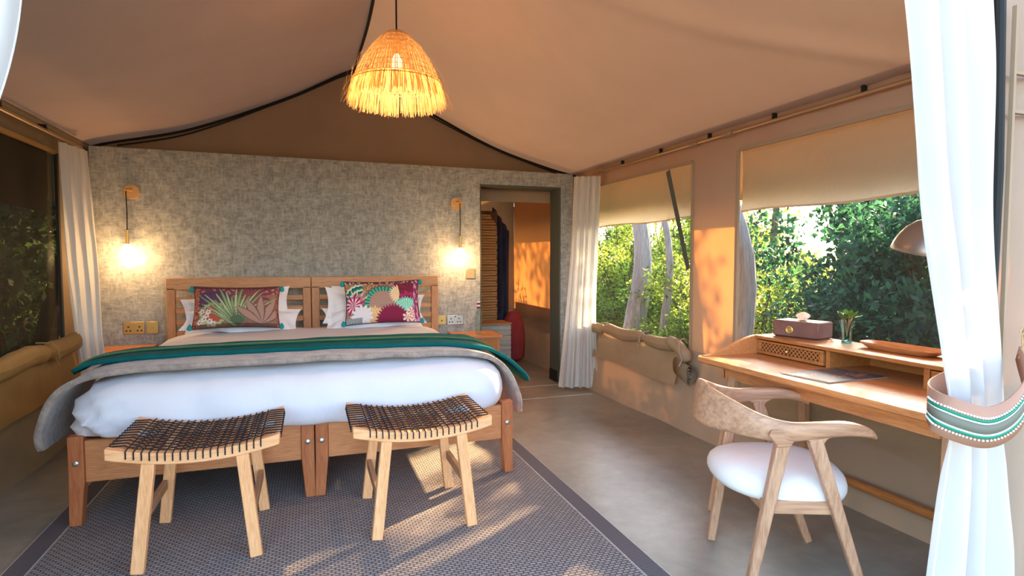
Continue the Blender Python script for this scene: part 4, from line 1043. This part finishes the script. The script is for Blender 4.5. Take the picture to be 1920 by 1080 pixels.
MB().lathe([(.001, 0), (.07, .001), (.072, .008), (.05, .016), (.012, .022), (.01, .03)], 24, (2.60, 1.60, HZ)).build('lamp_base', 'brass_dull', t)
L = bpy.data.lights.new('desk_lamp_light', 'POINT'); L.energy = 1.6; L.color = (1, .58, .24); L.shadow_soft_size = .03
lo = bpy.data.objects.new('desk_lamp_light', L); COL.objects.link(lo); lo.location = tuple(lc + ax * .005)

# ================================================================== CHAIR
t = thing('armchair', 'curved wooden armchair with round white seat pad facing the desk', 'chair', (1.87, 1.90, 0), math.atan2(-.37, .93))
# local frame: +x forward (to the desk), +y left (far side)
AR = [ # x, y, z, half width, half height
    (.205,-.258,.642,.016,.010),(.17,-.272,.664,.022,.020),(.09,-.286,.678,.027,.026),(-.02,-.290,.672,.026,.030),(-.11,-.284,.664,.023,.036),(-.20,-.255,.672,.019,.046),(-.28,-.190,.690,.015,.062),(-.345,-.10,.705,.012,.078),(-.364,0,.712,.011,.084)]
AR = AR + [(x, -y, z, w_, h_) for x, y, z, w_, h_ in AR[-2::-1]]
rg = []; NS = 64
for i in range(NS + 1):
    u = i / NS; x, y, z, hw, hh = interp2(u, AR); x2, y2, *_ = interp2(min(1, u + .01), AR); x1, y1, *_ = interp2(max(0, u - .01), AR)
    d = Vector((x2 - x1, y2 - y1, 0)).normalized(); nrm = Vector((d.y, -d.x, 0))
    lean = .16 if abs(u - .5) < .25 else .0
    lean = .16 * max(0, 1 - abs(u - .5) / .28)
    ring = []
    for k in range(16):
        a = 2 * math.pi * k / 16; ca, sa = math.cos(a), math.sin(a); e = .65
        cx = math.copysign(abs(ca) ** e, ca) * hw; cz = math.copysign(abs(sa) ** e, sa) * hh
        ring.append(tuple(Vector((x, y, z + cz)) + nrm * (cx + lean * cz)))
    rg.append(ring)
MB().loft(rg).build('back_and_arms', 'chair_wood', t, world=False, smooth=60)
for s in (-1, 1):
    for nm, top, bot in (('r', (-.130, s * .276, .635), (-.235, s * .236, 0)), ('f', (-.022, s * .284, .640), (.207, s * .236, 0))):
        MB().bar(top, bot, (.050, .040), (.034, .032), side=(1, 0, 0)).build('leg', 'chair_leg', t, world=False, smooth=30, bevel=.006)
    web = MB(); pr = [(-.165, .620), (-.19, .650), (-.18, .672), (.07, .678), (.05, .654), (.02, .640), (.006, .618), (-.036, .618), (-.046, .634), (-.072, .645), (-.096, .636), (-.108, .612), (-.158, .606)]
    web.loft([[(x, s * .268, z) for x, z in pr], [(x, s * .300, z) for x, z in pr]]); web.build('arm_bracket', 'chair_wood', t, world=False, smooth=40, bevel=.004)
    MB().bar((-.185, s * .243, .365), (.10, s * .243, .365), (.05, .024), side=(0, 0, 1)).build('side_rail', 'chair_wood', t, world=False, smooth=30, bevel=.003)
for x in (-.175, .09): MB().bar((x, -.235, .365), (x, .235, .365), (.05, .024), side=(0, 0, 1)).build('cross_rail', 'chair_wood', t, world=False, smooth=30, bevel=.003)
rg = []
for q, z in ((.90, .388), (.97, .393), (1.0, .412), (1.0, .432), (.97, .455), (.90, .473), (.76, .488), (.5, .497), (.2, .500), (.01, .500)):
    ring = []
    for k in range(48):
        a = 2 * math.pi * k / 48; ca, sa = math.cos(a), math.sin(a)
        xx = (.235 if ca > 0 else .275) * math.copysign(abs(ca) ** .85, ca) * q; yy = .252 * math.copysign(abs(sa) ** .80, sa) * q
        if ca > 0: yy *= 1 + .06 * ca
        ring.append((xx - .035, yy, z - .028 * max(0, q - .3) * (sa * sa) - (.015 * ca if ca > 0 else 0) * q))
    rg.append(ring)
MB().loft(rg).build('seat_pad', 'upholstery', t, world=False, smooth=70)

# ================================================================== ROOM BEHIND THE DOORWAY
t = thing('reed_screen', 'tall screen of stacked horizontal reeds seen through the doorway', 'screen', (2.0, 6.85, .35))
nre = 46
for k in range(nre):
    z = .36 + k * .0325; x1 = 2.175 + .006 * math.sin(k * 2.1) - (.0 if k < 42 else (k - 41) * .02)
    MB().tube([(1.55, 6.85, z), (1.85, 6.845, z + .004 * math.sin(k)), (x1, 6.86 + .01 * math.sin(k * 1.3), z + .003 * math.cos(k * 3))], .0155, 6).build('reed', 'reed', t)
MB().b2(1.5, 2.19, 6.88, 6.90, .0, 1.88).build('backing', 'trunk_dark', t, smooth=0)
o = MB().grid(14, 24, lambda u, v: (lerp(2.205, 2.42, u), 7.1 + .03 * math.sin(u * 20 + v * 2), lerp(.42, 1.95 - .3 * u, v))).build('hanging_cloth', 'navy_cloth', loc=(2.3, 7.1, .42), smooth=60, solid=.004)
tag(o, 'dark cloth hanging in folds beside the reed screen', 'cloth')
t = thing('storage_chest', 'pale washed-wood chest standing inside the doorway', 'chest', (2.02, 6.55, 0))
MB().b2(1.70, 2.205, 6.42, 6.74, .0, .535).build('chest_body', 'pale_wood', t, bevel=.004, smooth=30)
for i in range(9): MB().b2(1.70, 2.208, 6.408, 6.419, .01 + i * .058, .01 + i * .058 + .050).build('plank', 'pale_wood', t, bevel=.003, smooth=30)
MB().b2(1.69, 2.215, 6.40, 6.75, .536, .556).build('lid', 'reed', t, bevel=.004, smooth=30)
rb = MB(); rg = []
for q, z in ((.7, .02), (1, .05), (1.05, .2), (1, .40), (.8, .52), (.5, .60), (.55, .63)):
    rg.append([(2.44 + .15 * q * math.cos(a) * (1 + .08 * math.sin(5 * a)), 7.0 + .12 * q * math.sin(a), z) for a in (2 * math.pi * k / 24 for k in range(24))])
o = rb.loft(rg).build('laundry_bag', 'red_cloth', loc=(2.44, 7.0, .02), smooth=60); tag(o, 'red cloth bag standing behind the pale chest in the doorway', 'bag')
o = MB().grid(30, 8, lambda u, v: (XR - .035 + .01 * N(u * 6, v * 3, 2), lerp(5.95, 7.7, u), lerp(.42, .70, v))).build('wall_flap', 'canvas_flap', loc=(XR - .035, 6.8, .42), smooth=60)
tag(o, 'plain canvas strip along the wall seen through the doorway', 'flap')

# ================================================================== OUTSIDE
def leaf_mesh(name, mat, nleaf, blobs, size, seed):
    rs = np.random.RandomState(seed); V = np.zeros((nleaf * 4, 3)); T = np.zeros(nleaf * 4)
    bl = rs.randint(0, len(blobs), nleaf)
    for i in range(nleaf):
        bx_, by_, bz_, br = blobs[bl[i]]
        d = rs.normal(size=3); d /= np.linalg.norm(d); r_ = br * rs.uniform(.55, 1.02)
        c_ = np.array((bx_, by_, bz_)) + d * r_ * np.array((1, 1, .8))
        ax_ = rs.normal(size=3); ax_ /= np.linalg.norm(ax_); b_ = np.cross(ax_, rs.normal(size=3)); b_ /= np.linalg.norm(b_)
        L_ = size * rs.uniform(.6, 1.35); W_ = L_ * .55
        V[i * 4:(i + 1) * 4] = [c_, c_ + ax_ * L_ * .5 + b_ * W_ * .5, c_ + ax_ * L_, c_ + ax_ * L_ * .5 - b_ * W_ * .5]
        T[i * 4:(i + 1) * 4] = rs.uniform(0, 1)
    me = bpy.data.meshes.new(name); me.from_pydata(V.tolist(), [], [(4 * i, 4 * i + 1, 4 * i + 2, 4 * i + 3) for i in range(nleaf)])
    at = me.attributes.new('tone', 'FLOAT', 'POINT'); at.data.foreach_set('value', T)
    me.materials.append(M[mat]); return me
def blobs(n, rx, rz, h, seed):
    rs = random.Random(seed); return [(rs.uniform(-rx, rx), rs.uniform(-rx, rx), rs.uniform(.2, h - rz * .6), rz * rs.uniform(.6, 1.1)) for _ in range(n)]
LM = {}
for nm, mat in (('lit', 'leaf'), ('dark', 'leaf_shadow'), ('shade', 'leaf_shade')):
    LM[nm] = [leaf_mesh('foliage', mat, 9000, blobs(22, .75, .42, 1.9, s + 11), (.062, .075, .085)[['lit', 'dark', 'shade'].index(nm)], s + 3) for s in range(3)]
stem_me = []
for s in range(2):
    mb = MB(); rs = random.Random(s)
    for k in range(6):
        a = rs.uniform(0, 6.28); mb.tube([(.06 * math.cos(a), .06 * math.sin(a), 0), (.25 * math.cos(a), .25 * math.sin(a), .8), (.5 * math.cos(a + .3), .5 * math.sin(a + .3), 1.6)], [.025, .017, .006], 5)
    o = mb.build('stem', 'trunk_dark'); stem_me.append(o.data); bpy.data.objects.remove(o)
def shrub(kind, x, y, sc, sz, label, group, rot=0, z=-.13):
    t = thing('shrub', label, 'shrub', (x, y, z), rot, group); t.scale = (sc, sc, sz)
    k = int(abs(x * 7 + y * 13)) % 3
    o = bpy.data.objects.new('foliage', LM[kind][k]); COL.objects.link(o); o.parent = t; o['kind'] = 'stuff'
    o = bpy.data.objects.new('stem', stem_me[k % 2]); COL.objects.link(o); o.parent = t
ORD = ['leftmost', 'second from the left', 'third from the left', 'fourth from the left', 'fifth from the left', 'sixth from the left', 'seventh from the left', 'eighth from the left', 'ninth from the left', 'tenth from the left', 'eleventh from the left', 'fifth from the right', 'fourth from the right', 'third from the right', 'second from the right', 'rightmost']
G1 = 'sunlit green shrubs outside the right windows'; G2 = 'shadow-coloured green shrubs outside the window above the desk'; G3 = 'shaded shrubs outside the left window'
rs = random.Random(5)
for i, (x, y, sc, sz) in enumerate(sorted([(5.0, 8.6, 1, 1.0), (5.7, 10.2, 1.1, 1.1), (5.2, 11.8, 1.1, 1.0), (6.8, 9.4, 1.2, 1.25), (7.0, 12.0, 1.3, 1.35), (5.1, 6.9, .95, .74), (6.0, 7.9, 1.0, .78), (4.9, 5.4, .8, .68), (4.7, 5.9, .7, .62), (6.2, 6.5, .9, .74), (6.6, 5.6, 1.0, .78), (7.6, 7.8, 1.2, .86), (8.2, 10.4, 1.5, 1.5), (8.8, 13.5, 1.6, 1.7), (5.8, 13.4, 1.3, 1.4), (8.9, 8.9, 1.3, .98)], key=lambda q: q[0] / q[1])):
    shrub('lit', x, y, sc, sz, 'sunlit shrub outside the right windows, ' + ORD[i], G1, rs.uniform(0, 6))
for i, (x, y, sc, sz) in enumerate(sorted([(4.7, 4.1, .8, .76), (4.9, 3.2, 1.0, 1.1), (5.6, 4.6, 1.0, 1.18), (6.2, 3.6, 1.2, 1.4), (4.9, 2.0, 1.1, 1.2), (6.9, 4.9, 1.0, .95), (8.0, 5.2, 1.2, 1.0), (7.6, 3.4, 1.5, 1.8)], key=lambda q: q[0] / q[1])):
    shrub('dark', x, y, sc, sz, 'shadow-coloured shrub beyond the window above the desk, ' + ORD[i], G2, rs.uniform(0, 6))
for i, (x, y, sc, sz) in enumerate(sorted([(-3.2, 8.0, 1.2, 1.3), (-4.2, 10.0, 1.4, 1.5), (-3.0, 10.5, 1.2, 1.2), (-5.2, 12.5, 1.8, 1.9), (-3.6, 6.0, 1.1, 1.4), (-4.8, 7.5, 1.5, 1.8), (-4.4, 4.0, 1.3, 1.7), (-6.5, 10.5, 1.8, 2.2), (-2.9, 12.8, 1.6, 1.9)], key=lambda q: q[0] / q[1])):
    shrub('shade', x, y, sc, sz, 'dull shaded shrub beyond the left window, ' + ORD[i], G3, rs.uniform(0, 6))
def tree(x, y, h, r, lean, label, mat, crown=None, group=None, rot=0):
    t = thing('tree', label, 'tree', (x, y, -.13), rot, group)
    P = [(x + lean[0] * q ** 1.2 + .06 * math.sin(q * 7 + x), y + lean[1] * q + .05 * math.cos(q * 5), -.13 + h * q) for q in np.linspace(0, 1, 9)]
    MB().tube(P, [r * (1.15 - .6 * i / 8) for i in range(9)], 10).build('trunk', mat, t)
    if crown:
        me = leaf_mesh('crown', crown[1], crown[0], [(P[-1][0] - x + a, P[-1][1] - y + b, c_ + h, d) for a, b, c_, d in crown[2]], .13, abs(int(x * 10 + y)))
        o = bpy.data.objects.new('crown', me); COL.objects.link(o); o.parent = t; o['kind'] = 'stuff'
    return t
CR = [(0, 0, .2, .8), (.7, .3, 0, .6), (-.6, .5, .1, .6), (.2, -.8, .1, .6), (-.3, -.3, .7, .6)]
tree(4.35, 7.15, 2.7, .15, (.1, .2), 'pale grey slanting tree trunk outside the window beside the doorway', 'trunk')
tree(4.4, 6.50, 2.7, .055, (-.05, .15), 'slim pale upright tree trunk outside the window beside the doorway', 'trunk')
tree(3.80, 4.32, 2.3, .10, (-.18, .12), 'dappled pale grey trunk just outside the left edge of the desk window', 'trunk')
tree(5.2, 3.9, 2.9, .05, (.2, .1), 'thin bare trunk behind the desk lamp outside the window', 'trunk_dark')
tree(-2.75, 7.7, 4.2, .13, (.9, .3), 'brown leaning tree trunk outside the left window', 'trunk_dark', (2600, 'leaf_shade', CR))

for i, (x, y) in enumerate([(7.6, 4.6), (8.0, 6.3), (7.7, 8.2), (8.2, 10.0), (7.9, 11.9), (8.3, 13.6)]):  # added trees: crowns above the view break up the sunlight
    cw = [(random.uniform(-.9, .9), random.uniform(-.9, .9), random.uniform(-.9, .5), random.uniform(.35, .6)) for _ in range(7)]
    tree(x, y, 3.6, .07, (.2, .2), 'thin tree added behind the shrubs to dapple the sun, ' + ['rightmost', 'second from the right', 'third from the right', 'third from the left', 'second from the left', 'leftmost'][i], 'trunk_dark', (300 if i == 1 else 950, 'leaf', cw), 'trees added behind the shrubs to break up sunlight')

t = thing('support_strap', 'grey diagonal strap crossing the window blind beside the wall strip', 'strap', (2.725, 4.0, 1.2))
MB().bar((2.725, 4.06, 2.00), (2.725, 3.775, 1.22), (.05, .004), (.045, .004), side=(0, 1, 0)).build('webbing', 'dark_frame', t, smooth=0)
